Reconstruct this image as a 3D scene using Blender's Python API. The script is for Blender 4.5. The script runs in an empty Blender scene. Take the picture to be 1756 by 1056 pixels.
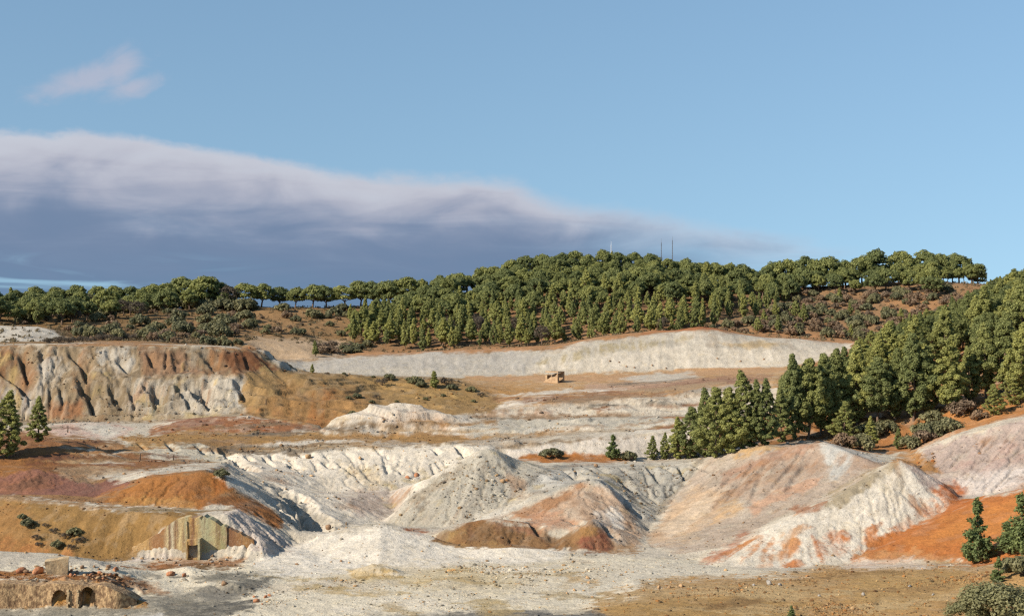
import bpy, math, random
import numpy as np
from mathutils import Vector, Matrix
from mathutils.geometry import delaunay_2d_cdt
from mathutils.bvhtree import BVHTree

SC = bpy.context.scene
COL = SC.collection
CZ, F = 25.0, 2439.0                      # eye height above the pit floor (m), focal length in photo pixels (50 mm lens)
# ------------------------------------------------------------------ camera
cam = bpy.data.cameras.new('camera')
cam.lens = 50; cam.sensor_width = 36; cam.clip_start = 0.5; cam.clip_end = 12000
cam_o = bpy.data.objects.new('camera', cam); COL.objects.link(cam_o)
cam_o.location = (0, 0, CZ); cam_o.rotation_euler = (math.radians(90), 0, 0)
SC.camera = cam_o
# ------------------------------------------------------------------ light
SUN = Vector((-0.74, -0.42, 0.54)).normalized()         # towards the sun: low, behind the camera on the left
SUN_EL = math.asin(SUN.z); SUN_AZ = math.atan2(SUN.x, SUN.y)
sun = bpy.data.lights.new('sun', 'SUN'); sun.energy = 5.0; sun.angle = math.radians(0.53)
sun.color = (1.0, 0.90, 0.76)
sun_o = bpy.data.objects.new('sun', sun); COL.objects.link(sun_o)
sun_o.rotation_euler = SUN.to_track_quat('Z', 'Y').to_euler()
sun_o.location = (-60, -40, 90)
SC.view_settings.view_transform = 'Standard'
try: SC.view_settings.look = 'None'
except Exception: pass
SC.view_settings.exposure = 0.62; SC.view_settings.gamma = 1.0
SC.cycles.max_bounces = 5; SC.cycles.diffuse_bounces = 3; SC.cycles.transparent_max_bounces = 4
SC.cycles.use_denoising = False
SC.cycles.filter_width = 1.3

def lin(c):
    if isinstance(c, str): c = [int(c[i:i+2], 16) for i in (0, 2, 4)]
    return [((v/255)/12.92 if v/255 <= .04045 else ((v/255+.055)/1.055)**2.4) for v in c[:3]]

class NT:
    """small helper for node trees"""
    def __init__(s, tree): s.t = tree; tree.nodes.clear()
    def n(s, typ, **kw):
        nd = s.t.nodes.new(typ)
        for k, v in kw.items(): setattr(nd, k, v)
        return nd
    def put(s, sock, v):
        if v is None: return
        if hasattr(v, 'is_linked') or isinstance(v, bpy.types.NodeSocket): s.t.links.new(v, sock)
        else: sock.default_value = v
    def m(s, op, a, b=None, c=None, clamp=False):
        nd = s.n('ShaderNodeMath', operation=op); nd.use_clamp = clamp
        for i, v in enumerate((a, b, c)): s.put(nd.inputs[i], v)
        return nd.outputs[0]
    def rng(s, v, a, b, c=0.0, d=1.0, smooth=True):
        nd = s.n('ShaderNodeMapRange'); nd.interpolation_type = 'SMOOTHSTEP' if smooth else 'LINEAR'
        for i, x in enumerate((v, a, b, c, d)): s.put(nd.inputs[i], x)
        return nd.outputs[0]
    def mix(s, f, a, b, blend='MIX'):
        nd = s.n('ShaderNodeMix', data_type='RGBA', blend_type=blend)
        s.put(nd.inputs['Factor'], f)
        for k, v in (('A', a), ('B', b)):
            sk = [i for i in nd.inputs if i.name == k and i.type == 'RGBA'][0]
            s.put(sk, (*v, 1) if isinstance(v, (tuple, list)) and len(v) == 3 else v)
        return [o for o in nd.outputs if o.type == 'RGBA'][0]
    def noise(s, vec, scale, detail=4, rough=.55, dist=0.0):
        nd = s.n('ShaderNodeTexNoise')
        s.put(nd.inputs['Vector'], vec); nd.inputs['Scale'].default_value = scale
        nd.inputs['Detail'].default_value = detail; nd.inputs['Roughness'].default_value = rough
        nd.inputs['Distortion'].default_value = dist
        return nd.outputs['Fac']
    def comb(s, x, y, z):
        nd = s.n('ShaderNodeCombineXYZ')
        for i, v in enumerate((x, y, z)): s.put(nd.inputs[i], v)
        return nd.outputs[0]
    def link(s, a, b): s.t.links.new(a, b)

# ------------------------------------------------------------------ sky
SKY = 0.082
def build_world():
    w = bpy.data.worlds.new('World'); SC.world = w; w.use_nodes = True
    g = NT(w.node_tree)
    sky = g.n('ShaderNodeTexSky', sky_type='NISHITA'); sky.sun_disc = False
    sky.sun_elevation = SUN_EL; sky.sun_rotation = SUN_AZ
    sky.altitude = 400; sky.air_density = 1.0; sky.dust_density = 0.3; sky.ozone_density = 1.1
    tc = g.n('ShaderNodeTexCoord')
    sep = g.n('ShaderNodeSeparateXYZ'); g.link(tc.outputs['Generated'], sep.inputs[0])
    x, y, z = sep.outputs
    # the sky is looked up a little above each direction, so the band at the horizon stays pale blue as in the photo
    lift = g.m('ADD', g.m('MULTIPLY', g.m('MAXIMUM', z, 0.0), .50), .14)
    g.link(g.comb(x, y, lift), sky.inputs['Vector'])
    az = g.m('ARCTAN2', x, y)
    r = g.m('SQRT', g.m('ADD', g.m('MULTIPLY', x, x), g.m('MULTIPLY', y, y)))
    h = g.m('DIVIDE', z, g.m('MAXIMUM', r, 0.02))
    A = lambda px: math.atan((px-878)/F)
    H = lambda px, py: (528-py)/F*math.cos(A(px))
    # long cloud bank: height of its upper edge round the compass
    def curve(pts, lo, hi):
        nd = g.n('ShaderNodeFloatCurve'); c = nd.mapping.curves[0]
        ps = [((a+math.pi)/(2*math.pi), v) for a, v in pts]
        c.points[0].location = ps[0]; c.points[1].location = ps[-1]
        for p in ps[1:-1]: c.points.new(*p)
        for p in c.points: p.handle_type = 'AUTO_CLAMPED'
        nd.mapping.update()
        g.put(nd.inputs['Value'], g.rng(az, -math.pi, math.pi, 0, 1, False))
        return nd.outputs[0]
    top_pts = [(-math.pi, .0), (-2.2, .02), (-1.2, .10), (-.7, .122)]
    for px, py in ((-150, 214), (0, 216), (160, 222), (330, 246), (480, 268), (640, 290), (760, 292), (860, 296), (960, 330),
                   (1080, 348), (1200, 366), (1320, 392), (1420, 408), (1500, 425)): top_pts.append((A(px), H(px, py)))
    top_pts += [(.32, .02), (.6, .0), (math.pi, .0)]
    top = curve(top_pts, 0, 1)
    den = curve([(-math.pi, .0), (-2.2, .4), (-1.2, 1), (A(700), 1), (A(850), .97), (A(1000), .82), (A(1150), .62), (A(1300), .44), (A(1440), .12), (A(1520), .0), (.5, 0), (math.pi, 0)], 0, 1)
    v_s = g.comb(g.m('MULTIPLY', az, 9.0), g.m('MULTIPLY', h, 62.0), 1.7)     # drawn out sideways
    v_m = g.comb(g.m('MULTIPLY', az, 14.0), g.m('MULTIPLY', h, 34.0), 7.3)
    v_b = g.comb(g.m('MULTIPLY', az, 30.0), g.m('MULTIPLY', h, 52.0), 3.1)
    n_s = g.m('SUBTRACT', g.noise(v_s, 1.0, 5, .5, .6), .5)
    n_m = g.m('SUBTRACT', g.noise(v_m, 1.0, 4, .5, .8), .5)
    n_b = g.m('SUBTRACT', g.noise(v_b, 1.0, 4, .5, .6), .5)
    dep = g.m('SUBTRACT', g.m('ADD', top, g.m('ADD', g.m('MULTIPLY', n_m, .012), g.m('ADD', g.m('MULTIPLY', n_b, .006), g.m('MULTIPLY', g.m('SUBTRACT', g.noise(v_b, 3.2, 4, .6, .5), .5), .005)))), h)
    mask = g.rng(dep, -.001, g.rng(az, -.20, .02, .0075, .016))
    thin = g.m('ADD', den, g.m('MULTIPLY', n_s, g.m('SUBTRACT', 1.75, g.m('MULTIPLY', den, 1.55))), clamp=True)
    mask = g.m('MULTIPLY', mask, thin)
    # a clear gap under the bank, low down
    gap = g.m('MULTIPLY', g.m('MULTIPLY', g.rng(h, .040, .026), g.rng(h, .006, .014, 1.0, 1.0)), g.rng(az, -.15, -.29))
    gap = g.m('MULTIPLY', gap, g.rng(n_s, -.06, .12))
    mask = g.m('MULTIPLY', mask, g.m('SUBTRACT', 1.0, g.m('MULTIPLY', gap, .9)))
    k = g.m('ADD', g.m('DIVIDE', dep, g.m('MAXIMUM', g.m('MULTIPLY', top, .95), .012)), g.m('ADD', g.m('MULTIPLY', n_m, .34), g.m('MULTIPLY', n_s, .34)))
    rp = g.n('ShaderNodeValToRGB'); g.put(rp.inputs[0], k); rp.color_ramp.interpolation = 'B_SPLINE'
    el = rp.color_ramp.elements
    stops = [(.0, 'c8cdd9'), (.14, 'c5c8d4'), (.27, 'b3b6c6'), (.44, '8797b2'), (.58, '768aa8'), (.80, '7289a8'), (1., '6d8aa9')]
    el[0].position, el[1].position = stops[0][0], stops[-1][0]
    for p, c in stops[1:-1]: el.new(p)
    for e, (p, c) in zip(el, stops): e.color = (*[v for v in lin(c)], 1)
    sc = g.n('ShaderNodeVectorMath', operation='SCALE'); g.link(rp.outputs[0], sc.inputs[0]); sc.inputs['Scale'].default_value = .635/SKY
    clear = g.mix(1.0, sky.outputs[0], (.92, 1.025, 1.03), 'MULTIPLY')
    col = g.mix(mask, clear, sc.outputs[0])
    # the small lone cloud
    def blob(px, py, rx, ry, tilt=0):
        da = g.m('SUBTRACT', az, A(px)); dh = g.m('SUBTRACT', h, H(px, py))
        u = g.m('DIVIDE', g.m('ADD', da, g.m('MULTIPLY', dh, -tilt)), rx/F); v = g.m('DIVIDE', g.m('ADD', dh, g.m('MULTIPLY', da, -.32)), ry/F)
        return g.m('SUBTRACT', 1.0, g.m('SQRT', g.m('ADD', g.m('MULTIPLY', u, u), g.m('MULTIPLY', v, v))))
    b = g.m('MAXIMUM', g.m('MAXIMUM', blob(208, 118, 50, 46), blob(150, 136, 120, 34)), blob(232, 150, 60, 26))
    v_c = g.comb(g.m('MULTIPLY', az, 26.0), g.m('MULTIPLY', h, 40.0), 11.3)
    b = g.m('ADD', b, g.m('MULTIPLY', g.m('SUBTRACT', g.noise(v_c, 1.6, 5, .6, .8), .5), 1.1))
    bm = g.m('MULTIPLY', g.rng(b, .0, .9), .66)
    col = g.mix(bm, col, [v/SKY*.62 for v in lin('c2c2d2')])
    bg = g.n('ShaderNodeBackground'); g.link(col, bg.inputs[0]); bg.inputs[1].default_value = SKY
    out = g.n('ShaderNodeOutputWorld'); g.link(bg.outputs[0], out.inputs[0])
build_world()
# ------------------------------------------------------------------ terrain
RNG = np.random.default_rng(7)
_T = RNG.random((8, 256, 256)).astype(np.float32)
def vnoise(x, y, k=0):
    T = _T[k % 8]
    xi = np.floor(x).astype(np.int64); yi = np.floor(y).astype(np.int64)
    fx = (x-xi).astype(np.float32); fy = (y-yi).astype(np.float32)
    fx = fx*fx*fx*(fx*(fx*6-15)+10); fy = fy*fy*fy*(fy*(fy*6-15)+10)
    a, b = xi & 255, yi & 255; a1, b1 = (xi+1) & 255, (yi+1) & 255
    return (T[a, b]*(1-fx)*(1-fy)+T[a1, b]*fx*(1-fy)+T[a, b1]*(1-fx)*fy+T[a1, b1]*fx*fy)-.5
def fbm(x, y, k=0, o=4, g=.5):
    s = 0; a = 1; t = 0
    for i in range(o):
        c, d = math.cos(.7*i), math.sin(.7*i)
        s = s+a*vnoise((x*c-y*d)*2**i+17.3*i, (x*d+y*c)*2**i+9.1*i, k+i); t += a; a *= g
    return s/t*2

def P(px, py, Y): return ((px-878)/F*Y, Y, CZ-(py-528)/F*Y)      # photo pixel at depth Y -> world
def G(px, py, z=0.0): return P(px, py, (CZ-z)*F/(py-528))          # photo pixel on the level z
def Q(px, Y, z): return ((px-878)/F*Y, Y, z)
L = []                                                             # survey lines: crests, feet, ledges
def ln(*pts): L.append([P(*p) if len(p) == 3 else p for p in pts])
def lf(z, *pts): L.append([G(p[0], p[1], z) for p in pts])
W0, W1 = -330, 2080
# -- near ground and pit floor
L.append([Q(W0, 60, 1), Q(878, 60, 1), Q(W1, 60, 6)])
L.append([Q(W0, 98, 0), Q(878, 98, 0), Q(1100, 98, 1), Q(1500, 98, 2.4), Q(1756, 98, 3.5), Q(W1, 98, 6)])
lf(0, (W0, 1056), (0, 1050), (300, 1050), (700, 1050), (960, 1052))
lf(0.0, (240, 1020), (450, 1015), (700, 1010), (900, 1012), (1030, 1022))
lf(0.1, (260, 985), (420, 975), (560, 985), (760, 985), (900, 975), (1080, 985), (1160, 985))
lf(0.0, (800, 955), (960, 960), (1080, 955), (1210, 972))
ln((1060, 1056, 110), (1250, 1056, 109), (1500, 1056, 107.5), (1700, 1056, 104), (1756, 1040, 104), (W1, 1000, 104))
ln((1060, 1018, 122.5), (1250, 1006, 122), (1450, 1000, 122), (1600, 1004, 118), (1700, 1000, 116), (1756, 985, 116), (W1, 920, 116))
ln((1180, 992, 131), (1300, 984, 131.5), (1450, 976, 131.5), (1600, 968, 131), (1680, 968, 129), (1756, 960, 126), (W1, 880, 124))
ln((1250, 978, 135.5), (1450, 971, 136.2), (1600, 966, 134.5))
# -- ledge with the ruined wall
L.append([Q(W0, 118.9, .1), Q(0, 118.9, .1), Q(120, 118.9, .05), Q(228, 118.9, 0)])
L.append([Q(W0, 119.9, 2.0), Q(0, 119.9, 1.95), Q(120, 119.9, 1.85), Q(200, 119.9, 1.5), Q(236, 120.0, .3)])
L.append([Q(W0, 127, 1.95), Q(0, 127, 1.9), Q(120, 126.5, 1.8), Q(190, 126, 1.5), Q(250, 125, .25)])
L.append([Q(W0, 128.6, 1.9), Q(60, 128.6, 2.0), Q(160, 128.5, 2.2), Q(200, 128, 1.6), Q(245, 128, .5)])
L.append([Q(W0, 134, 2.2), Q(0, 134, 2.1), Q(100, 134, 1.9), Q(170, 134, 1.1), Q(230, 134, .3)])
L.append([Q(W0, 138, 1.4), Q(0, 138, .8), Q(120, 138.5, .5), Q(220, 139.5, .2), Q(330, 139.5, .1), Q(440, 140, .1)])
# little pale mound on the floor beside it
ln((255, 1000, 126.5), (300, 992, 129), (345, 990, 129), (400, 1000, 126)); L.append([Q(270, 131.5, .8), Q(320, 131.8, 1.15), Q(370, 131.5, .7)]); L.append([Q(260, 135, 0), Q(400, 135, 0)])
# -- embankment with the concrete portal
ln((W0, 958, 143), (0, 960, 140.6), (100, 962, 140.3), (200, 956, 141), (228, 955, 141.2), (290, 955, 141.2), (325, 958, 141.2), (372, 958, 141.2), (392, 953, 141.2), (415, 946, 141.3), (437, 937, 141.6), (455, 929, 142.4))
L.append([Q(228, 142.7, 1.3), Q(260, 142.9, 2.3), Q(300, 143.1, 3.6), Q(330, 143.3, 4.0), Q(386, 143.3, 4.0), Q(410, 143.2, 3.1), Q(436, 143.1, 2.2)])
ln((W0, 848, 157), (0, 850, 154), (100, 862, 150), (200, 874, 147), (260, 881, 145), (300, 885, 144), (345, 883, 144), (390, 880, 144.4), (405, 876, 146))
ln((405, 876, 146), (450, 905, 146.5), (500, 932, 147), (530, 942, 146))
ln((470, 946, 142.6), (500, 945, 143.6), (530, 945, 145))
ln((W0, 841, 159.5), (0, 843, 156.8), (160, 858, 151.8), (260, 868, 149.4), (330, 874, 147.8), (400, 872, 148.2))
# -- orange mound, purple mounds, brown dome
ln((150, 856, 154), (165, 852, 155), (200, 838, 156), (250, 820, 156.5), (300, 812, 156.5), (350, 807, 156.5), (380, 812, 156), (395, 832, 154.5), (425, 856, 152.6), (455, 876, 151), (490, 910, 149), (530, 938, 147.6))
ln((W0, 815, 163), (0, 812, 161.5), (60, 804, 162), (110, 812, 161.5), (150, 826, 160.5), (178, 832, 160), (215, 818, 162), (240, 806, 164))
ln((W0, 800, 167), (0, 800, 166), (90, 795, 168), (160, 806, 166), (250, 808, 165.5), (330, 800, 166), (380, 797, 167.5))
ln((W0, 765, 175), (-60, 785, 174), (0, 776, 174), (50, 760, 175), (90, 756, 176), (150, 765, 176), (220, 790, 173), (300, 795, 172), (385, 792, 173))
ln((W0, 765, 186), (0, 772, 184), (60, 757, 185), (130, 757, 186), (200, 764, 186))
ln((205, 786, 181), (280, 789, 181), (380, 788, 183))
ln((212, 762, 189), (240, 756, 190), (300, 752, 192), (350, 758, 191.5), (384, 772, 190))
# -- ravine sides and the white slope
ln((400, 800, 176), (440, 825, 170), (480, 848, 165), (520, 875, 160.5), (560, 900, 156.5), (580, 914, 154.5))
ln((440, 800, 180), (480, 822, 175), (530, 850, 169.5), (580, 885, 163.5), (610, 905, 159))
ln((384, 774, 190), (480, 772, 190), (560, 770, 190), (700, 763, 190.5), (790, 759, 190.5), (872, 757, 191))
ln((460, 800, 183), (560, 808, 182.5), (600, 808, 182.5), (700, 802, 183), (780, 796, 184))
ln((560, 842, 176), (640, 845, 175), (700, 838, 177), (735, 826, 180))
ln((620, 890, 165), (655, 895, 165.5), (680, 880, 169))
# -- white floor mounds
ln((440, 965, 138.6), (500, 940, 145.5), (560, 915, 149), (610, 901, 150.2), (655, 897, 150.5), (710, 908, 150), (760, 926, 148.4), (800, 936, 146.5), (870, 931, 146.2), (920, 937, 145.6), (975, 952, 143))
ln((470, 975, 136.4), (560, 975, 136.8), (650, 972, 138), (760, 966, 139.5), (860, 963, 140.5), (960, 962, 140.5))
ln((580, 905, 158), (655, 905, 158.5), (720, 915, 156), (800, 941, 149.5), (880, 943, 148.4), (970, 948, 146.4))
ln((585, 990, 132.2), (620, 970, 133.6), (640, 964, 134), (665, 970, 134), (705, 988, 132.6)); ln((600, 978, 136.2), (640, 974, 136.6), (690, 978, 136.2))
# -- brown heaps
ln((725, 926, 153), (760, 908, 153.5), (800, 895, 154), (850, 887, 154.5), (895, 893, 154), (930, 902, 153), (955, 922, 151), (975, 905, 151.5), (1008, 889, 151.5), (1030, 905, 150.5), (1048, 935, 148.5), (1085, 945, 147))
ln((740, 930, 150.6), (800, 939, 149.4), (880, 939, 149), (960, 941, 148), (1000, 944, 147), (1050, 948, 146.4))
# -- pink slab heap
ln((800, 900, 158.5), (870, 880, 160.5), (910, 868, 161), (950, 848, 162.5), (985, 830, 163.5), (1018, 819, 164), (1045, 838, 162.5), (1070, 872, 159), (1095, 915, 154.5), (1120, 942, 149))
ln((880, 898, 156.8), (950, 890, 156.5), (1000, 880, 156.5), (1060, 905, 153.5))
ln((1035, 822, 168), (1060, 845, 166), (1090, 880, 161.5), (1112, 910, 156))
# -- grey heap and the shelf behind it
ln((662, 896, 165), (700, 846, 168.5), (740, 818, 171), (790, 788, 173), (820, 771, 174), (840, 767, 174.2), (865, 775, 175), (895, 789, 177), (930, 799, 179))
ln((690, 903, 163), (760, 905, 160.5), (800, 893, 161), (850, 868, 163.5), (900, 840, 167), (960, 815, 172))
ln((760, 850, 166.6), (830, 828, 168), (880, 810, 171.5))
ln((930, 799, 180), (1000, 798, 180), (1100, 800, 179.5), (1150, 797, 180.5), (1205, 790, 183))
ln((960, 838, 171.5), (1010, 812, 172.5), (1050, 822, 172), (1100, 842, 170.5), (1125, 868, 167), (1120, 895, 160))
ln((850, 787, 186), (895, 791, 185.4), (1000, 791, 185.6), (1090, 791, 186.4), (1110, 791, 187))
ln((893, 788, 187), (930, 782, 187.3), (1000, 783, 187.4), (1060, 779, 187.5), (1085, 787, 187))
# -- right heaps
ln((1214, 786, 178), (1190, 806, 175.5), (1155, 850, 169.5), (1130, 878, 165), (1112, 912, 157), (1118, 938, 149), (1150, 948, 145.6), (1212, 966, 140.6))
ln((1214, 784, 179), (1240, 776, 177), (1275, 768, 175), (1310, 764, 173), (1335, 768, 171.5), (1370, 762, 170), (1412, 756, 169), (1440, 766, 170), (1480, 777, 172), (1512, 784, 173.5), (1545, 786, 174))
ln((1160, 930, 150), (1200, 890, 158), (1250, 850, 161.5), (1310, 815, 164), (1380, 800, 164.5))
ln((1510, 797, 161), (1470, 822, 158), (1410, 852, 155.5), (1350, 880, 152), (1290, 910, 148.5), (1240, 940, 144.5))
ln((1212, 967, 140), (1260, 940, 143), (1320, 908, 146), (1390, 872, 148.8), (1440, 848, 150.4), (1500, 810, 153), (1545, 786, 154.5), (1565, 795, 154.5), (1600, 822, 153.5), (1645, 856, 151.5))
ln((1300, 945, 141.4), (1380, 912, 144.2), (1450, 888, 146.4), (1530, 855, 149), (1590, 850, 150.2))
ln((1230, 972, 138.6), (1330, 974, 137.4), (1400, 971, 137.6), (1452, 966, 138.4), (1480, 950, 140.6), (1560, 905, 145.4), (1640, 864, 149.6), (1665, 856, 150.5))
ln((1470, 966, 137.6), (1560, 964, 135.6), (1640, 966, 133), (1700, 966, 130.4))
ln((1500, 945, 139.6), (1600, 900, 143), (1680, 860, 146), (1720, 846, 146), (1756, 838, 145.6), (W1, 760, 145))
ln((1640, 930, 137), (1700, 915, 136.6), (1756, 905, 136), (W1, 850, 135))
ln((1600, 840, 157.5), (1645, 850, 156), (1700, 848, 154.5), (1756, 840, 152.5), (W1, 790, 152))
ln((1550, 782, 173), (1590, 764, 172), (1640, 746, 170.5), (1700, 732, 169.5), (1756, 721, 169), (W1, 650, 168))
ln((1560, 805, 163), (1610, 806, 163), (1700, 795, 161.5), (1756, 785, 161))
# -- wooded ground on the right
ln((1112, 790, 189), (1200, 784, 188), (1260, 772, 186), (1320, 762, 184), (1412, 756, 181), (1460, 764, 184), (1520, 768, 184), (1580, 760, 182), (1640, 736, 180), (1700, 718, 180), (1756, 705, 180), (W1, 620, 180))
ln((1215, 775, 196), (1330, 738, 198), (1450, 712, 198), (1600, 690, 198), (1756, 658, 198), (W1, 560, 198))
ln((1340, 690, 216), (1450, 662, 222), (1600, 618, 226), (1756, 590, 226), (W1, 480, 226))
ln((1400, 625, 252), (1460, 600, 258), (1600, 560, 266), (1756, 530, 270), (W1, 400, 270))
ln((1500, 590, 285), (1620, 540, 296), (1700, 505, 296), (1756, 490, 300), (W1, 360, 300))
# -- stepped terraces in the middle
ln((872, 786, 188.5), (1000, 788, 188.5), (1110, 785, 189), (1195, 772, 191))
ln((872, 768, 190.4), (960, 757, 192), (1050, 747, 193), (1195, 736, 195), (1300, 730, 199))
ln((800, 754, 196), (870, 751, 196.6), (1000, 741, 197.6), (1190, 728, 199), (1300, 722, 201))
ln((800, 724, 202.5), (900, 728, 202), (1000, 718, 202.8), (1195, 713, 203.6), (1300, 708, 205))
ln((820, 716, 205.5), (960, 714, 206), (1195, 712, 206.6), (1300, 704, 207))
ln((815, 703, 208), (950, 690, 210), (1100, 681, 212), (1215, 672, 213), (1330, 662, 215))
ln((850, 690, 215), (950, 682, 217), (1100, 671, 220), (1215, 664, 220), (1330, 652, 221))
ln((840, 676, 226), (960, 668, 230), (1100, 656, 236), (1250, 648, 238), (1340, 642, 238))
ln((800, 654, 246), (960, 652, 248), (1100, 646, 249), (1330, 634, 250))
# -- upper white spoil bank
ln((480, 640, 252), (600, 641, 253), (800, 644, 254), (1000, 641, 254.5), (1200, 636, 255), (1330, 630, 256), (1440, 604, 262))
ln((480, 619, 262), (520, 616, 263), (600, 612, 264), (760, 603, 266), (900, 598, 266), (945, 597, 266), (985, 588, 266), (1030, 580, 267), (1100, 575, 268), (1200, 566, 268), (1235, 568, 268), (1270, 574, 268), (1320, 580, 268), (1380, 584, 268), (1450, 588, 269))
ln((905, 632, 257), (945, 610, 261), (985, 598, 263)); ln((1000, 622, 258), (1100, 612, 260), (1250, 606, 261), (1380, 606, 261))
ln((600, 609, 272), (900, 596, 274), (1000, 582, 275), (1120, 569, 276), (1200, 559, 276), (1240, 563, 276), (1330, 578, 276), (1470, 585, 276))
# -- left cliff
ln((W0, 726, 213), (0, 724, 213), (120, 722, 213), (220, 722, 213), (330, 718, 213), (425, 706, 213))
ln((W0, 668, 218.5), (0, 664, 218.5), (180, 650, 219.5), (300, 646, 220), (420, 646, 220.5), (450, 650, 221))
ln((W0, 660, 219.5), (0, 655, 219.5), (180, 643, 221.5), (300, 639, 222), (420, 639, 222), (490, 640, 226))
ln((W0, 594, 228), (0, 594, 228), (150, 591, 228), (300, 593, 228), (400, 597, 228.5), (435, 600, 230), (465, 616, 231.5), (500, 636, 233))
ln((W0, 590, 234), (0, 590, 234), (200, 588, 234), (380, 593, 234), (440, 597, 236), (480, 625, 240))
# -- ochre hill
ln((430, 708, 211.5), (500, 730, 208.5), (550, 742, 206), (600, 735, 208), (690, 716, 211), (780, 712, 212), (830, 704, 213), (856, 700, 214))
ln((500, 637, 234), (600, 641, 235), (700, 648, 233), (770, 653, 232), (815, 664, 228), (842, 684, 222), (856, 698, 216.5))
ln((500, 640, 244), (650, 645, 244), (780, 652, 242))
# -- white mound before it, red dome, ochre terrace
ln((552, 736, 202), (590, 716, 203), (636, 697, 204), (672, 691, 204), (713, 697, 204), (745, 710, 203.6), (805, 712, 206))
ln((556, 749, 198), (640, 750, 198), (720, 748, 198.6), (800, 744, 199))
ln((262, 728, 206), (330, 717, 207.5), (440, 716, 207.5), (520, 728, 205.5), (552, 738, 203))
ln((250, 748, 197), (330, 742, 199), (440, 742, 199), (540, 746, 198))
ln((230, 753, 193.6), (330, 752, 195), (440, 756, 194.5), (560, 756, 195), (700, 754, 195), (800, 753, 195.4))
ln((W0, 742, 202), (0, 742, 201), (90, 728, 203), (150, 724, 205), (200, 728, 205))
ln((W0, 755, 193), (0, 755, 193), (100, 748, 194), (190, 752, 194))
# -- ground behind the left cliff, up to the ridge
ln((W0, 556, 262), (-100, 556, 262), (0, 558, 262), (60, 558, 262), (88, 563, 261), (112, 578, 259))
ln((W0, 588, 250), (0, 588, 250), (110, 584, 250), (260, 584, 250), (420, 596, 250))
ln((W0, 566, 276), (0, 568, 276), (120, 578, 272), (260, 572, 272), (430, 584, 270), (600, 596, 280))
ln((420, 604, 258), (470, 612, 258))
ln((W0, 550, 300), (0, 550, 300), (300, 556, 298), (430, 560, 298), (600, 572, 300), (700, 585, 292))
ln((W0, 530, 334), (0, 530, 334), (200, 528, 334), (330, 522, 336), (450, 524, 336), (560, 526, 335), (650, 520, 338), (750, 506, 342), (820, 492, 345), (880, 480, 346), (960, 468, 348), (1040, 460, 350), (1130, 464, 350), (1200, 478, 346), (1300, 492, 344), (1400, 492, 344), (1480, 482, 344), (1560, 482, 344), (1640, 488, 344), (1700, 494, 344), (1800, 480, 344), (W1, 430, 344))
ln((600, 604, 285), (760, 600, 288), (900, 593, 290), (1100, 575, 290), (1270, 570, 290), (1400, 578, 288), (1480, 580, 290))
L.append([Q(W0, 358, 22), Q(600, 362, 22), Q(800, 374, 25), Q(1040, 384, 30), Q(1300, 376, 27), Q(1560, 372, 27), Q(W1, 372, 32)])
L.append([Q(W0, 460, 6), Q(878, 460, 6), Q(W1, 460, 6)])
L.append([Q(W0, 700, -4), Q(878, 700, -4), Q(W1, 700, -4)])

def survey_points():
    out = []
    for l in L:
        for a, b in zip(l, l[1:]):
            d = math.dist(a, b); n = max(1, int(d/1.6))
            out += [tuple(a[i]+(b[i]-a[i])*k/n for i in range(3)) for k in range(n)]
        out.append(l[-1])
    seen, r = set(), []
    for p in out:
        k = (round(p[0]*2), round(p[1]*2))
        if k not in seen: seen.add(k); r.append(p)
    return r

# grid: columns fan out from the viewpoint, rows are closer together where the pit is
S0, S1, NC = (W0+40-878)/F, (W1-40-878)/F, 900
def rows():
    r = [62.0]
    while r[-1] < 690:
        y = r[-1]
        k = .012 if y < 100 else .00125 if y < 216 else .0017 if y < 272 else .0042 if y < 356 else .03
        r.append(y*(1+k))
    return np.array(r)
YR = rows(); NR = len(YR); SG = np.linspace(S0, S1, NC)
def blur(a, k):
    for ax in (0, 1):
        w = np.array([math.exp(-.5*(i/k)**2) for i in range(-int(3*k), int(3*k)+1)]); w /= w.sum(); h = len(w)//2
        p = np.pad(a, [(h, h) if i == ax else (0, 0) for i in (0, 1)], mode='edge')
        a = sum(w[i]*(p[i:i+a.shape[0]] if ax == 0 else p[:, i:i+a.shape[1]]) for i in range(len(w)))
    return a
def base_height():
    pts = survey_points()
    v, e, f, ov, _, _ = delaunay_2d_cdt([Vector(p[:2]) for p in pts], [], [], 0, 1e-4)
    v3 = [Vector((q.x, q.y, pts[o[0]][2] if o else 0)) for q, o in zip(v, ov)]
    bvh = BVHTree.FromPolygons(v3, f)
    ys, ss = YR[::2], SG[::2]
    Z = np.zeros((len(ys), len(ss))); dn = Vector((0, 0, -1))
    for i, y in enumerate(ys):
        last = 0.0
        for j, s in enumerate(ss):
            h = bvh.ray_cast(Vector((s*y, y, 500)), dn)[0]
            if h is not None: last = h.z
            Z[i, j] = last
    Z = blur(Z, .7)
    fi = np.arange(NR)/2; i0 = np.minimum(fi.astype(int), len(ys)-1); i1 = np.minimum(i0+1, len(ys)-1)
    w = ((YR-ys[i0])/np.maximum(ys[i1]-ys[i0], 1e-9))[:, None]
    Z = Z[i0]*(1-w)+Z[i1]*w
    fj = np.arange(NC)/2; j0 = np.minimum(fj.astype(int), len(ss)-1); j1 = np.minimum(j0+1, len(ss)-1); w = (fj-j0)[None]
    return Z[:, j0]*(1-w)+Z[:, j1]*w
Z = base_height()
YY = np.repeat(YR[:, None], NC, 1); XX = SG[None]*YY

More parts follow.
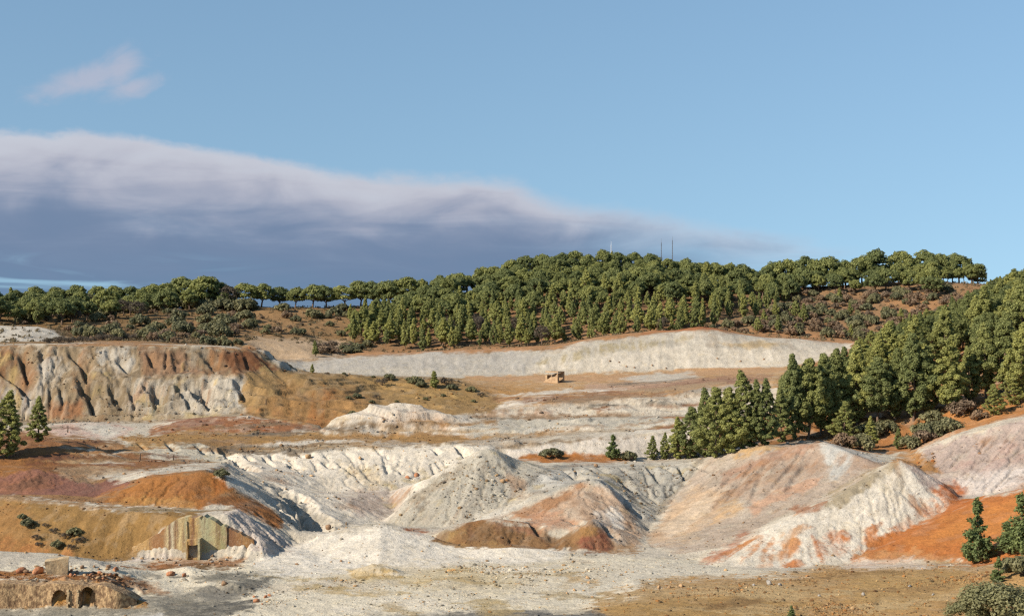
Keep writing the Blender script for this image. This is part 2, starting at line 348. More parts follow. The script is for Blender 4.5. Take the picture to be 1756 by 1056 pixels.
def seg_dist(pts, X, Y):
    """distance (m, in plan) of grid points to a world polyline, and the position 0..1 along it"""
    P_ = np.array([p[:2] for p in pts]); b = np.full(X.shape, 1e9); t_ = np.zeros(X.shape); n = len(P_)-1
    for k in range(n):
        d = P_[k+1]-P_[k]; l2 = (d@d)+1e-9
        t = np.clip(((X-P_[k, 0])*d[0]+(Y-P_[k, 1])*d[1])/l2, 0, 1)
        q = np.hypot(X-P_[k, 0]-t*d[0], Y-P_[k, 1]-t*d[1])
        m = q < b; b[m] = q[m]; t_[m] = ((k+t)/n)[m]
    return b, t_
def carve(depth, width, *pts, taper=True, e=1.0, steep=.28):
    """cut a gully: a steep wall on the left (sunward) side, a gentle one on the right"""
    global Z
    w3 = [P(*p) for p in pts]; ya, yb = min(p[1] for p in w3)-6, max(p[1] for p in w3)+6; i0, i1 = np.searchsorted(YR, [ya, yb])
    sa, sb = min(p[0]/p[1] for p in w3)-.04, max(p[0]/p[1] for p in w3)+.04; j0, j1 = np.searchsorted(SG, [sa, sb])
    XL, YL = XX[i0:i1, j0:j1], YY[i0:i1, j0:j1]; d, t = seg_dist(w3, XL, YL); q = np.array([p[:2] for p in w3]); k = np.clip((t*(len(q)-1)).astype(int), 0, len(q)-2)
    a0, a1 = q[k], q[k+1]; v = a1-a0
    cr = v[..., 0]*(YL-a0[..., 1])-v[..., 1]*(XL-a0[..., 0])        # >0: left of the way down
    if v[..., 1].mean() < 0: cr = -cr
    wob = fbm(XL*.6, YL*.6, 3, 3)*width*.35
    left = cr > 0
    w = np.where(left, np.clip(1-(d+wob*.3)/(width*steep), 0, 1), np.clip(1-(d+wob)/(width*1.25), 0, 1)**1.2)
    if taper: w = w*np.clip(np.minimum(t*5, (1-t)*5), 0, 1)**.6
    Z[i0:i1, j0:j1] -= depth*w
# ravines and cracks that throw the dark shadows
carve(1.9, 1.7, (376, 778, 189), (405, 798, 181), (425, 812, 176))
carve(3.4, 2.8, (455, 832, 170), (480, 850, 167), (510, 876, 161), (545, 903, 156), (575, 915, 153.4))
carve(2.4, 1.7, (480, 878, 158), (510, 900, 155), (545, 924, 151.5))
carve(2.0, 1.5, (445, 862, 158), (480, 890, 154.5), (520, 920, 150.5))
carve(1.3, 1.2, (440, 840, 165), (500, 888, 158), (530, 908, 154.6))
for a in (((118, 600, 227), (140, 622, 223.5), (160, 664, 218)), ((36, 615, 226), (50, 660, 219)), ((-5, 636, 223), (30, 655, 220), (58, 678, 216.5)),
          ((132, 650, 221), (155, 690, 216), (165, 720, 213.5)), ((190, 655, 219), (215, 705, 214.5)), ((222, 650, 219), (232, 706, 214.4)),
          ((262, 650, 219), (268, 706, 214.4)), ((300, 655, 219), (330, 712, 214)), ((318, 652, 219), (365, 708, 214)), ((345, 650, 219), (352, 690, 215.5)), ((405, 650, 219.5), (424, 690, 215)), ((345, 600, 227), (385, 640, 222.5)), ((225, 640, 222), (200, 612, 225))):
    carve(.5+.9*RNG.random(), .8+.9*RNG.random(), *a, steep=.35+.4*RNG.random())
for a in (((505, 773, 189.5), (520, 783, 187)), ((555, 793, 185.5), (568, 806, 183.5)), ((640, 770, 189.5), (655, 786, 187)), ((740, 770, 189), (752, 786, 187)), ((776, 762, 190), (790, 782, 187)), ((420, 786, 187), (432, 798, 184.5)), ((450, 784, 187), (462, 796, 184.5)),
          ((235, 758, 189), (250, 772, 185.5)), ((285, 755, 190.5), (300, 775, 185.5)), ((335, 760, 190.5), (352, 782, 185.5)), ((355, 764, 190), (372, 784, 186))):
    carve(.2+.6*RNG.random(), .4+.6*RNG.random(), *a, steep=.3+.4*RNG.random())
carve(2.2, 1.6, (1048, 832, 164), (1060, 852, 162.4), (1082, 880, 159.4))
carve(.9, .9, (1062, 810, 174), (1085, 845, 169))
carve(.9, .9, (965, 890, 156.5), (985, 910, 154), (1000, 930, 151))
carve(.8, .8, (905, 895, 155), (925, 930, 151))
carve(.8, .9, (1030, 895, 152.5), (1050, 930, 149.8))

dY = np.gradient(YR)[:, None]
# benches and hard beds stand out as little ledges
def ledges(step, amt, y0, y1):
    global Z
    zq = blur(Z, 1.5); sx = np.gradient(zq, SG, axis=1)/YY; sl = np.hypot(sx, np.gradient(zq, axis=0)/dY-sx*SG[None])
    m = np.clip((sl-.12)*5, 0, 1)*np.clip((YY-y0)/4, 0, 1)*np.clip((y1-YY)/4, 0, 1)*np.clip(fbm(XX/14, YY/14, 5, 3)*2.2+.75, 0, 1)
    f = Z/step+fbm(XX/7, YY/7, 6, 4)*.9+.02*XX; k = np.floor(f); fr = f-k; s = np.clip(fr/.45, 0, 1); s = s*s*(3-2*s)
    Z = Z+amt*m*((k+s)-f)*step
ledges(1.5, .75, 186, 252); ledges(.6, .55, 188, 252)
# running water: rain is led downhill cell by cell and cuts branching rills
def drainage(Zf):
    dc = np.repeat((YY[:, :1]*(SG[1]-SG[0])), NC, 1); dr = np.repeat(dY, NC, 1); best = np.zeros((NR, NC)); rec = np.arange(NR*NC).reshape(NR, NC).copy(); ids = rec.copy()
    for di, dj in ((-1, 0), (1, 0), (0, -1), (0, 1), (-1, -1), (-1, 1), (1, -1), (1, 1)):
        i0, i1 = max(0, -di), NR-max(0, di); j0, j1 = max(0, -dj), NC-max(0, dj)
        a = np.s_[i0:i1, j0:j1]; b = np.s_[i0+di:i1+di, j0+dj:j1+dj]
        d = np.sqrt((abs(dj)*dc[a])**2+(abs(di)*dr[a])**2); g = (Zf[a]-Zf[b])/d; m = g > best[a]
        best[a][m] = g[m]; rec[a][m] = ids[b][m]
    order = np.argsort(-Zf, axis=None); r = rec.ravel()[order].tolist(); acc = np.ones(NR*NC).tolist()
    for i, k in zip(order.tolist(), r):
        if k != i: acc[k] += acc[i]
    return np.array(acc).reshape(NR, NC)
def mask_poly(y0, y1, pts):
    q = np.array(pts, float); m = np.zeros(XX.shape, bool); r0, r1 = np.searchsorted(YR, [y0, y1])
    x, y = 878+F*XX[r0:r1]/YY[r0:r1], 528-F*(Z[r0:r1]-CZ)/YY[r0:r1]; ins = np.zeros(x.shape, bool)
    for k in range(len(q)):
        (ax, ay), (bx, by) = q[k], q[(k+1) % len(q)]
        if ay != by: ins ^= ((ay > y) != (by > y)) & (x < (bx-ax)*(y-ay)/(by-ay)+ax)
    m[r0:r1] = ins; return m
RG = np.where(YY > 186, .35, 1.0)                                       # how deeply water has bitten
RG[mask_poly(207, 236, [(-400, 585), (430, 590), (505, 640), (430, 715), (-400, 735)])] = 1.1
RG[mask_poly(136, 160, [(-400, 840), (0, 842), (160, 856), (330, 872), (420, 868), (340, 890), (225, 962), (-400, 972)])] = .22
RG[mask_poly(128, 160, [(430, 972), (500, 936), (655, 890), (760, 920), (980, 948), (960, 970), (480, 990)])] = .35
RG[mask_poly(145, 184, [(1112, 930), (1150, 852), (1212, 782), (1412, 752), (1512, 780), (1470, 826), (1400, 858), (1212, 960)])] = .5
RG[mask_poly(128, 152, [(1450, 968), (1645, 858), (1756, 834), (2100, 780), (2100, 950), (1520, 968)])] = .3
RG[mask_poly(205, 250, [(425, 640), (790, 650), (860, 690), (845, 710), (540, 748), (430, 712)])] = .5
RG[mask_poly(156, 184, [(655, 905), (700, 846), (790, 786), (835, 762), (900, 786), (960, 812), (800, 897), (740, 908)])] = .5
RG[mask_poly(137, 157, [(1212, 972), (1440, 846), (1545, 782), (1650, 858), (1460, 964), (1330, 978)])] = .62
RG = blur(RG, 3.0)
zq = blur(Z, 2.0); zx_ = np.gradient(zq, SG, axis=1)/YY; zy_ = np.gradient(zq, axis=0)/dY-zx_*SG[None]
st0 = np.clip((np.hypot(zx_, zy_)-.10)/.4, 0, 1)
FLOW = 0
for k, (n1, n2, cut) in enumerate(((.55, .16, .52), (.25, .10, .44))):
    Zf = Z+fbm(XX/3.2, YY/3.2, 1+k, 3)*n1*st0+fbm(XX/.8, YY/.8, 4+k, 3)*n2
    fl = np.clip(np.log1p(drainage(Zf)/9)/5.5, 0, 1)*np.clip((300-YY)/40, 0, 1)
    FLOW = np.maximum(FLOW*.8, fl)
    Z = Z-cut*blur(fl, .6)*st0*RG*(.5+.9*np.clip(fbm(XX/9, YY/9, 6, 2)+.4, 0, 1))
FLOW = blur(FLOW, .7)
# erosion: noise smeared along the line of fall
def grads(Zs):
    zx = np.gradient(Zs, SG, axis=1)/YY
    zy = np.gradient(Zs, axis=0)/dY-zx*SG[None]
    return zx, zy
zs = blur(Z, 3.0); gx, gy = grads(zs); slope = np.hypot(gx, gy)+1e-6
def lic(N, length, steps):
    ux, uy = gx/slope, gy/slope
    out = N.copy()
    ii, jj = np.meshgrid(np.arange(NR, dtype=np.float32), np.arange(NC, dtype=np.float32), indexing='ij')
    ds = SG[1]-SG[0]; h = length/steps
    for sg in (1, -1):
        fi, fj = ii.copy(), jj.copy()
        for k in range(steps):
            a = np.clip(fi, 0, NR-1).astype(np.int32); b = np.clip(fj, 0, NC-1).astype(np.int32)
            dx, dy = ux[a, b]*h*sg, uy[a, b]*h*sg
            fi += dy/dY[a, 0]; fj += (dx-SG[b]*dy)/YY[a, b]/ds
            a = np.clip(fi, 0, NR-1).astype(np.int32); b = np.clip(fj, 0, NC-1).astype(np.int32)
            out += N[a, b]
    out -= out.mean(); return out/out.std()
LA = lic(fbm(XX/1.3, YY/1.3, 1, 2), 7.0, 10)          # broad rills
LB = lic(fbm(XX/.45, YY/.45, 2, 2), 4.0, 10)          # fine rills
st = np.clip((slope-.12)/.45, 0, 1)
near = np.clip((300-YY)/60, 0, 1)
rough = np.ones_like(Z)
for k_ in range(46):                                                  # small gullies all over the left cliff
    px_ = RNG.uniform(-120, 430); up_ = RNG.random() < .5; q_ = RNG.uniform(-6, 26); e_ = RNG.uniform(18, 46)
    if up_: carve(.25+.5*RNG.random(), .4+.6*RNG.random(), (px_, 600, 227), (px_+q_*.6, 600+e_*.8, 227-e_*.115), steep=.5)
    else: carve(.25+.5*RNG.random(), .4+.6*RNG.random(), (px_, 656, 219), (px_+q_, 656+e_, 219-e_*.1), steep=.5)
for k_ in range(26):                                                  # wash-outs down the white slope
    a_, b_ = RNG.uniform(410, 850), RNG.uniform(774, 800); c_, d_ = a_+RNG.uniform(6, 34), b_+RNG.uniform(12, 40)
    carve(.25+.6*RNG.random()**2, .35+.5*RNG.random(), (a_, b_, 190-(b_-770)*.2), ((a_+c_)/2+RNG.uniform(-4, 4), (b_+d_)/2, 190-((b_+d_)/2-770)*.2), (c_, d_, 190-(d_-770)*.2), steep=.3+.3*RNG.random())
for k_ in range(12):                                                  # and down the grey wall of the basin
    a_, b_ = RNG.uniform(950, 1190), RNG.uniform(803, 815); c_, d_ = a_+RNG.uniform(5, 32), b_+RNG.uniform(18, 45)
    carve(.25+.5*RNG.random(), .35+.5*RNG.random(), (a_, b_, 180-(b_-800)*.15), (c_, d_, 180-(d_-800)*.15), steep=.35)
for k_ in range(9):                                                   # creases in the pale heap
    a_, b_ = RNG.uniform(1250, 1470), RNG.uniform(772, 800); c_, d_ = a_-RNG.uniform(10, 70), b_+RNG.uniform(30, 80)
    carve(.12+.2*RNG.random(), .5+.6*RNG.random(), (a_, b_, 172-(b_-764)*.17), ((a_+c_)/2+RNG.uniform(-12, 12), (b_+d_)/2, 172-((b_+d_)/2-764)*.17), (c_, d_, 172-(d_-764)*.17), steep=.5)
RM = .35+1.1*np.clip(fbm(XX/12, YY/12, 2, 2)+.35, 0, 1)                 # rills come and go
Z = Z+near*(st*RM*RG*(.12*np.clip(LA, -2.2, 2.2)+.05*np.clip(LB, -2, 2))+fbm(XX/6, YY/6, 4, 3)*.20*(.3+st)+fbm(XX/1.6, YY/1.6, 5, 4)*.10*(.35+st)+(.5-np.abs(fbm(XX/2.6, YY/2.6, 7, 4)))*.12*(.25+st)+fbm(XX/.6, YY/.6, 6, 3)*.05)
Z = Z+(1-near)*fbm(XX/9, YY/9, 2, 4)*.8
# ------------------------------------------------------------------ soils: what each bank and bench is made of
PX = 878+F*XX/YY; PY = 528-F*(Z-CZ)/YY
WX = PX+(fbm(XX/2.2, YY/2.2, 1, 4)*9+fbm(XX/9, YY/9, 3, 2)*12)*150/YY
WY = PY+(fbm(XX/2.0, YY/2.0, 6, 4)*6+fbm(XX/8, YY/8, 7, 2)*6)*150/YY
SOIL = np.zeros((NR, NC, 3), np.float32)+np.array(lin('cdc4b6'), np.float32)
STONE = np.full((NR, NC), .35, np.float32)
EDGE = fbm(XX/.7, YY/.7, 2, 4)*9
MIXED = np.clip((fbm(XX/1.4, YY/1.4, 3, 4)+.10*LB*st+.16*fbm(XX/.5, YY/.5, 5, 2)-.10)*1.6, 0, .34)*near     # neighbouring soils show through in places
def region(pts, y0, y1, soft=4):
    q = np.array(pts, float); lo, hi = q.min(0)-soft-2, q.max(0)+soft+2
    r0, r1 = np.searchsorted(YR, [y0, y1]); c0, c1 = np.searchsorted(PX[0], [lo[0]-25, hi[0]+25])
    if r1 <= r0 or c1 <= c0: return None
    x, y = WX[r0:r1, c0:c1], WY[r0:r1, c0:c1]
    ins = np.zeros(x.shape, bool); dist = np.full(x.shape, 1e9)
    for k in range(len(q)):
        (ax, ay), (bx, by) = q[k], q[(k+1) % len(q)]
        if ay != by: ins ^= ((ay > y) != (by > y)) & (x < (bx-ax)*(y-ay)/(by-ay)+ax)
        dx, dy = bx-ax, by-ay; t = np.clip(((x-ax)*dx+(y-ay)*dy)/(dx*dx+dy*dy+1e-9), 0, 1)
        dist = np.minimum(dist, np.hypot(x-ax-t*dx, y-ay-t*dy))
    s = np.where(ins, dist, -dist)+(LA[r0:r1, c0:c1]*1.6+LB[r0:r1, c0:c1]*1.2+EDGE[r0:r1, c0:c1])*min(soft, 5)/4*(150/YY[r0:r1, c0:c1])
    return slice(r0, r1), slice(c0, c1), np.clip(s/(2*soft)+.5, 0, 1)
def soil(c, y0, y1, pts, soft=4, stone=None, op=1.0, streak=0.0):
    r = region(pts, y0, y1, soft)
    if r is None: return
    a, b, w = r; w = w*op*(1-MIXED[a, b]*min(1, 1.2*op))
    if streak: w = w*np.clip(.5+streak*(LA[a, b]*.5+LB[a, b]*.35), 0, 1)
    SOIL[a, b] = SOIL[a, b]*(1-w[..., None])+np.array(lin(c), np.float32)*w[..., None]
    if stone is not None: STONE[a, b] = STONE[a, b]*(1-w)+stone*w
E0, E9 = -400, 2150
# far ground and hills
soil('a07c58', 262, 700, [(E0, 380), (E9, 380), (E9, 640), (E0, 640)], 2, .3)
soil('96774f', 236, 345, [(E0, 520), (620, 510), (640, 620), (440, 640), (E0, 600)], 6, .3)
soil('b08a60', 255, 340, [(250, 545), (560, 520), (640, 560), (560, 590), (400, 585), (260, 570)], 8, .4, .6)
soil('cdb294', 240, 300, [(408, 590), (440, 578), (600, 584), (612, 606), (500, 622), (440, 618)], 5, .3)
soil('a48462', 240, 345, [(1180, 560), (1350, 470), (1640, 480), (1650, 560), (1470, 585)], 10, .3)
soil('a8805c', 240, 345, [(1350, 520), (1450, 490), (1640, 520), (1560, 575), (1380, 575)], 10, .3, .5)
soil('bd8d60', 240, 345, [(1540, 490), (1620, 505), (1600, 545), (1520, 520)], 6, .2, .7)
soil('c59468', 240, 345, [(580, 604), (800, 596), (1000, 580), (1160, 560), (1480, 575), (1480, 592), (1260, 578), (1200, 566), (1000, 586), (900, 602), (600, 612)], 3, .2)
# upper white bank
soil('c6bfb4', 240, 271.5, [(440, 622), (600, 613), (900, 600), (960, 597), (1000, 586), (1200, 567), (1460, 590), (1470, 645), (440, 648)], 2, .3)
soil('d6cdc0', 240, 271, [(900, 632), (960, 612), (1100, 600), (1450, 600), (1450, 640), (900, 646)], 5, .3, .8)
soil('b7b3af', 240, 271, [(500, 616), (900, 602), (945, 606), (900, 638), (520, 636)], 5, .2, .7)
soil('a89a78', 240, 271, [(905, 628), (960, 606), (1040, 590), (1190, 580), (1150, 592), (1030, 606), (950, 626)], 4, .4, .8, 1.2)
soil('c4a878', 240, 271, [(1230, 590), (1300, 586), (1350, 590), (1290, 598)], 3, .2, .7)
soil('b87448', 262, 290, [(1100, 572), (1150, 562), (1200, 556), (1240, 562), (1260, 570), (1200, 566)], 2, .2)
# orange benches
soil('c9a274', 205, 256, [(790, 645), (1000, 642), (1340, 626), (1440, 615), (1460, 690), (1200, 672), (1000, 686), (850, 700), (800, 690)], 2, .4)
soil('c0945e', 205, 256, [(800, 660), (900, 664), (960, 672), (900, 684), (830, 680)], 3, .3)
soil('caa27c', 205, 256, [(790, 644), (960, 646), (1100, 640), (1340, 626), (1340, 636), (1100, 650), (960, 654), (800, 652)], 2, .4)
soil('b88a58', 205, 256, [(870, 688), (960, 672), (1010, 662), (1100, 668), (1010, 684), (940, 692)], 3, .4)
soil('c5a48c', 205, 256, [(1000, 660), (1090, 652), (1200, 648), (1200, 664), (1080, 674), (1010, 676)], 3, .4)
soil('a5806a', 205, 256, [(1090, 664), (1170, 654), (1250, 644), (1320, 644), (1310, 654), (1200, 662), (1120, 672)], 3, .4)
soil('a47c58', 205, 230, [(930, 692), (1000, 682), (1120, 672), (1215, 664), (1215, 670), (1100, 681), (950, 695)], 2, .4)
soil('cdc6bc', 205, 256, [(1060, 648), (1120, 640), (1190, 640), (1200, 648), (1120, 654)], 2, .3)
soil('d2c8ba', 205, 256, [(900, 676), (960, 668), (985, 660), (975, 670), (930, 680)], 2, .3)
# terraces
soil('d6ccbe', 195, 219, [(800, 702), (950, 691), (1100, 682), (1215, 673), (1340, 660), (1340, 712), (1000, 714), (800, 714)], 2, .5)
soil('c4a48c', 195, 214, [(820, 702), (905, 699), (960, 702), (945, 716), (900, 726), (830, 726)], 3, .5, .9, .7)
soil('d9d0c4', 195, 222, [(790, 700), (850, 690), (900, 682), (960, 680), (900, 692), (850, 702), (800, 716)], 3, .4)
soil('b9b4aa', 193, 207, [(790, 722), (900, 716), (1000, 716), (1195, 713), (1300, 708), (1200, 730), (1000, 742), (800, 756)], 3, .6)
soil('ac7a50', 193, 207, [(1090, 716), (1195, 712), (1300, 708), (1220, 722), (1160, 720)], 2, .3, .9)
soil('ae7f48', 193, 200, [(1095, 736), (1150, 728), (1190, 727), (1150, 737)], 2, .3)
soil('d8cfc6', 187, 197.5, [(865, 770), (960, 758), (1050, 747), (1200, 735), (1220, 770), (1110, 787), (930, 788), (870, 786)], 3, .25)
soil('c9a67e', 190, 199, [(790, 754), (870, 745), (930, 756), (880, 768), (790, 766)], 3, .5, .8)
soil('b87a42', 183.5, 191, [(893, 784), (930, 779), (1000, 781), (1060, 777), (1085, 788), (1060, 796), (940, 796)], 2, .25)
soil('b87a42', 183.5, 191, [(893, 784), (930, 779), (1000, 781), (1060, 777), (1085, 788), (1060, 796), (940, 796)], 2, .25)
soil('cfc8bc', 178, 187, [(900, 796), (1210, 788), (1210, 800), (900, 802)], 2, .4)
# left cliff
soil('9d8a70', 207, 236, [(E0, 588), (430, 594), (505, 638), (430, 712), (200, 726), (E0, 730)], 3, .7)
soil('c2b9ac', 207, 233, [(165, 600), (215, 596), (228, 640), (200, 648), (175, 630)], 5, .7, .95, .9)
soil('9a7c66', 207, 233, [(235, 597), (310, 600), (345, 640), (250, 645), (235, 620)], 5, .7)
soil('875838', 207, 240, [(372, 606), (430, 600), (485, 636), (450, 641), (400, 640)], 5, .5)
soil('aca192', 207, 226, [(175, 655), (300, 650), (420, 650), (424, 706), (330, 716), (210, 712)], 4, .6, .95, .8)
soil('b8bcc0', 207, 226, [(388, 655), (415, 652), (424, 690), (405, 698)], 4, .3)
soil('b8a284', 207, 228, [(230, 700), (330, 700), (360, 716), (200, 724)], 6, .8, .6)
soil('98704f', 207, 236, [(0, 600), (40, 606), (50, 660), (20, 660), (E0, 650), (E0, 600)], 6, .6, .8, .7)
soil('b8b0a6', 207, 236, [(70, 622), (105, 606), (108, 660), (60, 690)], 5, .6, .9, .8)
soil('96704f', 207, 236, [(115, 605), (150, 600), (165, 670), (140, 700), (120, 650)], 5, .6, .8, .7)
soil('b5b0aa', 207, 225, [(E0, 660), (10, 662), (54, 672), (58, 705), (30, 705)], 4, .4)
soil('a87a58', 207, 222, [(100, 690), (140, 684), (142, 712), (80, 716), (70, 704)], 5, .5)
soil('b58a60', 228, 262, [(E0, 586), (60, 594), (200, 583), (300, 590), (470, 596), (440, 601), (200, 596), (60, 598), (E0, 600)], 2, .3)
soil('cdc7be', 250, 275, [(E0, 550), (60, 554), (95, 565), (114, 582), (40, 592), (E0, 592)], 2, .3)
for q_ in range(2):
    soil('937357', 207, 236, [(232, 598), (430, 600), (486, 634), (430, 642), (300, 638), (240, 640)], 5, .6, .75, .7)
    soil('8c6a4e', 207, 236, [(E0, 604), (30, 602), (60, 640), (40, 700), (0, 690), (E0, 690)], 6, .6, .6, .9)
    soil('b4aca0', 207, 226, [(180, 656), (300, 651), (420, 651), (424, 700), (330, 712), (215, 708)], 4, .6, .8, .8)
    soil('b9b2a8', 207, 233, [(165, 602), (220, 598), (230, 640), (195, 646)], 5, .6, .8, .9)
    soil('7c5236', 207, 240, [(376, 608), (428, 602), (480, 634), (450, 640), (400, 638)], 5, .5, .8)
# ochre hill
soil('a5875c', 205, 250, [(425, 642), (500, 637), (700, 646), (790, 652), (858, 690), (845, 708), (740, 715), (600, 740), (540, 745), (430, 710), (410, 690)], 3, .45)
soil('a5875c', 205, 250, [(425, 642), (500, 637), (700, 646), (790, 652), (858, 690), (845, 708), (740, 715), (600, 740), (540, 745), (430, 710), (410, 690)], 3, .45)
soil('aa8254', 205, 236, [(480, 660), (600, 668), (640, 690), (570, 735), (520, 735), (430, 705)], 8, .4, .8)
soil('a87040', 205, 236, [(530, 670), (575, 670), (560, 735), (520, 730)], 6, .3, .7, 1.0)
soil('b5935e', 205, 250, [(610, 645), (780, 655), (830, 690), (700, 690)], 8, .5, .7)
# white mound, red dome, ochre terrace
soil('d8cec2', 195, 206, [(552, 742), (590, 716), (636, 696), (672, 690), (713, 696), (745, 709), (810, 711), (810, 752), (556, 754)], 3, .5)
soil('c8b09c', 195, 206, [(650, 715), (720, 705), (780, 716), (740, 738), (640, 745)], 5, .6, .7, .9)
soil('b0a89c', 195, 206, [(556, 738), (640, 735), (700, 742), (640, 751), (560, 751)], 4, .6, .6)
soil('a87450', 195, 212, [(255, 730), (330, 715), (440, 714), (520, 727), (560, 740), (440, 746), (330, 740), (260, 744)], 3, .4)
soil('967060', 195, 212, [(262, 730), (330, 718), (380, 722), (320, 734)], 4, .3, .8)
soil('b98950', 188, 200, [(200, 752), (330, 740), (440, 744), (560, 748), (800, 746), (880, 756), (700, 764), (560, 771), (380, 776), (340, 760)], 2, .7)
soil('d2ba94', 188, 200, [(440, 752), (560, 746), (580, 752), (500, 760)], 3, .4, .8)
soil('a07844', 188, 200, [(560, 752), (720, 748), (790, 752), (700, 760), (560, 764)], 3, .6, .7)
soil('d4b8ac', 190, 211, [(E0, 735), (60, 740), (120, 722), (200, 722), (232, 734), (200, 750), (130, 750), (60, 756), (E0, 756)], 3, .4)
soil('d4cdc2', 190, 211, [(120, 724), (190, 724), (215, 738), (190, 750), (150, 742)], 3, .4)
# white slope and basin
soil('e4dbce', 158, 190.3, [(384, 776), (560, 771), (700, 764), (870, 757), (800, 800), (740, 824), (690, 860), (660, 905), (600, 905), (560, 890), (470, 830), (400, 800)], 2, .5)
soil('b3a49c', 160, 180, [(580, 850), (640, 838), (700, 836), (690, 860), (660, 890), (610, 880)], 7, .6, .8)
soil('c9b38c', 165, 188, [(600, 800), (640, 806), (680, 830), (640, 838), (600, 818)], 6, .9, .5)
soil('8f8c84', 150, 172, [(480, 840), (560, 885), (640, 900), (600, 912), (540, 890), (480, 860)], 6, .6, .5)
# grey outcrop upper left
soil('c6bfb0', 178, 193, [(212, 764), (240, 756), (300, 752), (350, 758), (388, 776), (384, 792), (290, 790), (212, 788)], 3, .7)
soil('c9a56a', 178, 193, [(212, 768), (240, 758), (290, 762), (250, 778), (215, 782)], 4, .6, .8)
# brown dome, purple mounds, orange mound
soil('a27c56', 150, 200, [(E0, 742), (60, 744), (150, 752), (215, 758), (225, 786), (330, 794), (392, 800), (398, 832), (455, 872), (490, 910), (450, 900), (400, 872), (330, 876), (160, 860), (0, 846), (E0, 845)], 3, .5)
soil('a27c56', 150, 200, [(E0, 742), (60, 744), (150, 752), (215, 758), (225, 786), (330, 794), (392, 800), (398, 832), (455, 872), (490, 910), (450, 900), (400, 872), (330, 876), (160, 860), (0, 846), (E0, 845)], 3, .5)
soil('b08a58', 186, 206, [(205, 750), (330, 738), (560, 744), (700, 748), (870, 752), (800, 760), (560, 772), (384, 778), (350, 762), (240, 764)], 3, .7)
soil('b08a58', 186, 206, [(205, 750), (330, 738), (560, 744), (700, 748), (870, 752), (800, 760), (560, 772), (384, 778), (350, 762), (240, 764)], 3, .7)
soil('9c6e48', 158, 190, [(E0, 780), (0, 776), (60, 752), (150, 756), (222, 775), (290, 792), (250, 800), (160, 812), (60, 830), (E0, 830)], 3, .4)
soil('9c6e48', 158, 190, [(E0, 780), (0, 776), (60, 752), (150, 756), (222, 775), (290, 792), (250, 800), (160, 812), (60, 830), (E0, 830)], 3, .4)
soil('b0783f', 158, 180, [(0, 795), (70, 768), (120, 775), (90, 800), (30, 818), (0, 815)], 6, .3, .8)
soil('cdb28a', 160, 175, [(60, 797), (100, 788), (230, 782), (240, 790), (130, 798)], 2, .3, .7)
soil('94685a', 155, 167, [(E0, 826), (0, 818), (60, 806), (110, 812), (150, 826), (178, 834), (215, 815), (235, 806), (215, 830), (165, 858), (60, 850), (E0, 845)], 3, .3)
soil('94685a', 155, 167, [(E0, 826), (0, 818), (60, 806), (110, 812), (150, 826), (178, 834), (215, 815), (235, 806), (215, 830), (165, 858), (60, 850), (E0, 845)], 3, .3)
soil('a06e52', 155, 167, [(0, 830), (60, 815), (100, 826), (60, 846), (0, 842)], 6, .2, .8)
soil('cfc8bc', 158, 172, [(150, 812), (250, 802), (330, 794), (385, 796), (330, 806), (250, 820), (220, 824), (170, 822)], 3, .3)
soil('b27840', 147, 159, [(160, 856), (200, 838), (250, 820), (300, 812), (350, 807), (384, 812), (396, 832), (370, 850), (340, 872), (250, 866), (160, 858)], 3, .3)
soil('b27840', 147, 159, [(160, 856), (200, 838), (250, 820), (300, 812), (350, 807), (384, 812), (396, 832), (370, 850), (340, 872), (250, 866), (160, 858)], 3, .3)
soil('b0642a', 147, 159, [(300, 826), (384, 812), (392, 830), (350, 850), (320, 850)], 6, .3, .6, .8)
soil('c09458', 147, 157, [(170, 858), (260, 850), (330, 855), (335, 872), (250, 868)], 5, .3, .7)
soil('a06c40', 147, 156, [(345, 858), (395, 845), (430, 856), (455, 874), (490, 908), (470, 905), (430, 880), (400, 868)], 3, .3)
soil('d0c9be', 153, 172, [(384, 800), (420, 822), (470, 850), (490, 875), (460, 872), (430, 852), (396, 832), (376, 815)], 4, .4)
# embankment
soil('a98a68', 144, 162, [(E0, 846), (0, 846), (160, 862), (330, 876), (405, 874), (345, 886), (200, 876), (0, 856), (E0, 856)], 2, .4)
soil('8f8468', 144, 158, [(180, 868), (330, 876), (400, 872), (340, 884), (240, 880)], 3, .3, .7)
soil('a3804e', 138, 154.5, [(E0, 854), (0, 854), (100, 864), (200, 876), (340, 886), (240, 930), (225, 956), (0, 970), (E0, 970)], 2, .35)
soil('a3804e', 138, 154.5, [(E0, 854), (0, 854), (100, 864), (200, 876), (340, 886), (240, 930), (225, 956), (0, 970), (E0, 970)], 2, .35)
soil('b08450', 138, 154.5, [(E0, 860), (45, 864), (60, 930), (110, 950), (70, 968), (E0, 968)], 8, .35, .8)
soil('b08450', 138, 154.5, [(E0, 860), (45, 864), (60, 930), (110, 950), (70, 968), (E0, 968)], 8, .35, .8)
soil('bf7f4c', 138, 154, [(0, 920), (60, 930), (120, 952), (60, 966), (0, 966)], 8, .3, .6, .8)
soil('c4b8b0', 141, 150, [(386, 882), (410, 872), (500, 930), (530, 945), (436, 960), (432, 920)], 3, .5)
soil('d8ccc2', 138.5, 143.6, [(190, 958), (280, 950), (300, 962), (200, 972)], 2, .3)
soil('b07a4c', 136, 141.5, [(150, 972), (300, 962), (430, 958), (410, 970), (250, 984)], 2, .4)
soil('94744e', 136, 141.5, [(240, 975), (330, 962), (420, 962), (380, 974), (270, 982)], 3, .8, .8)
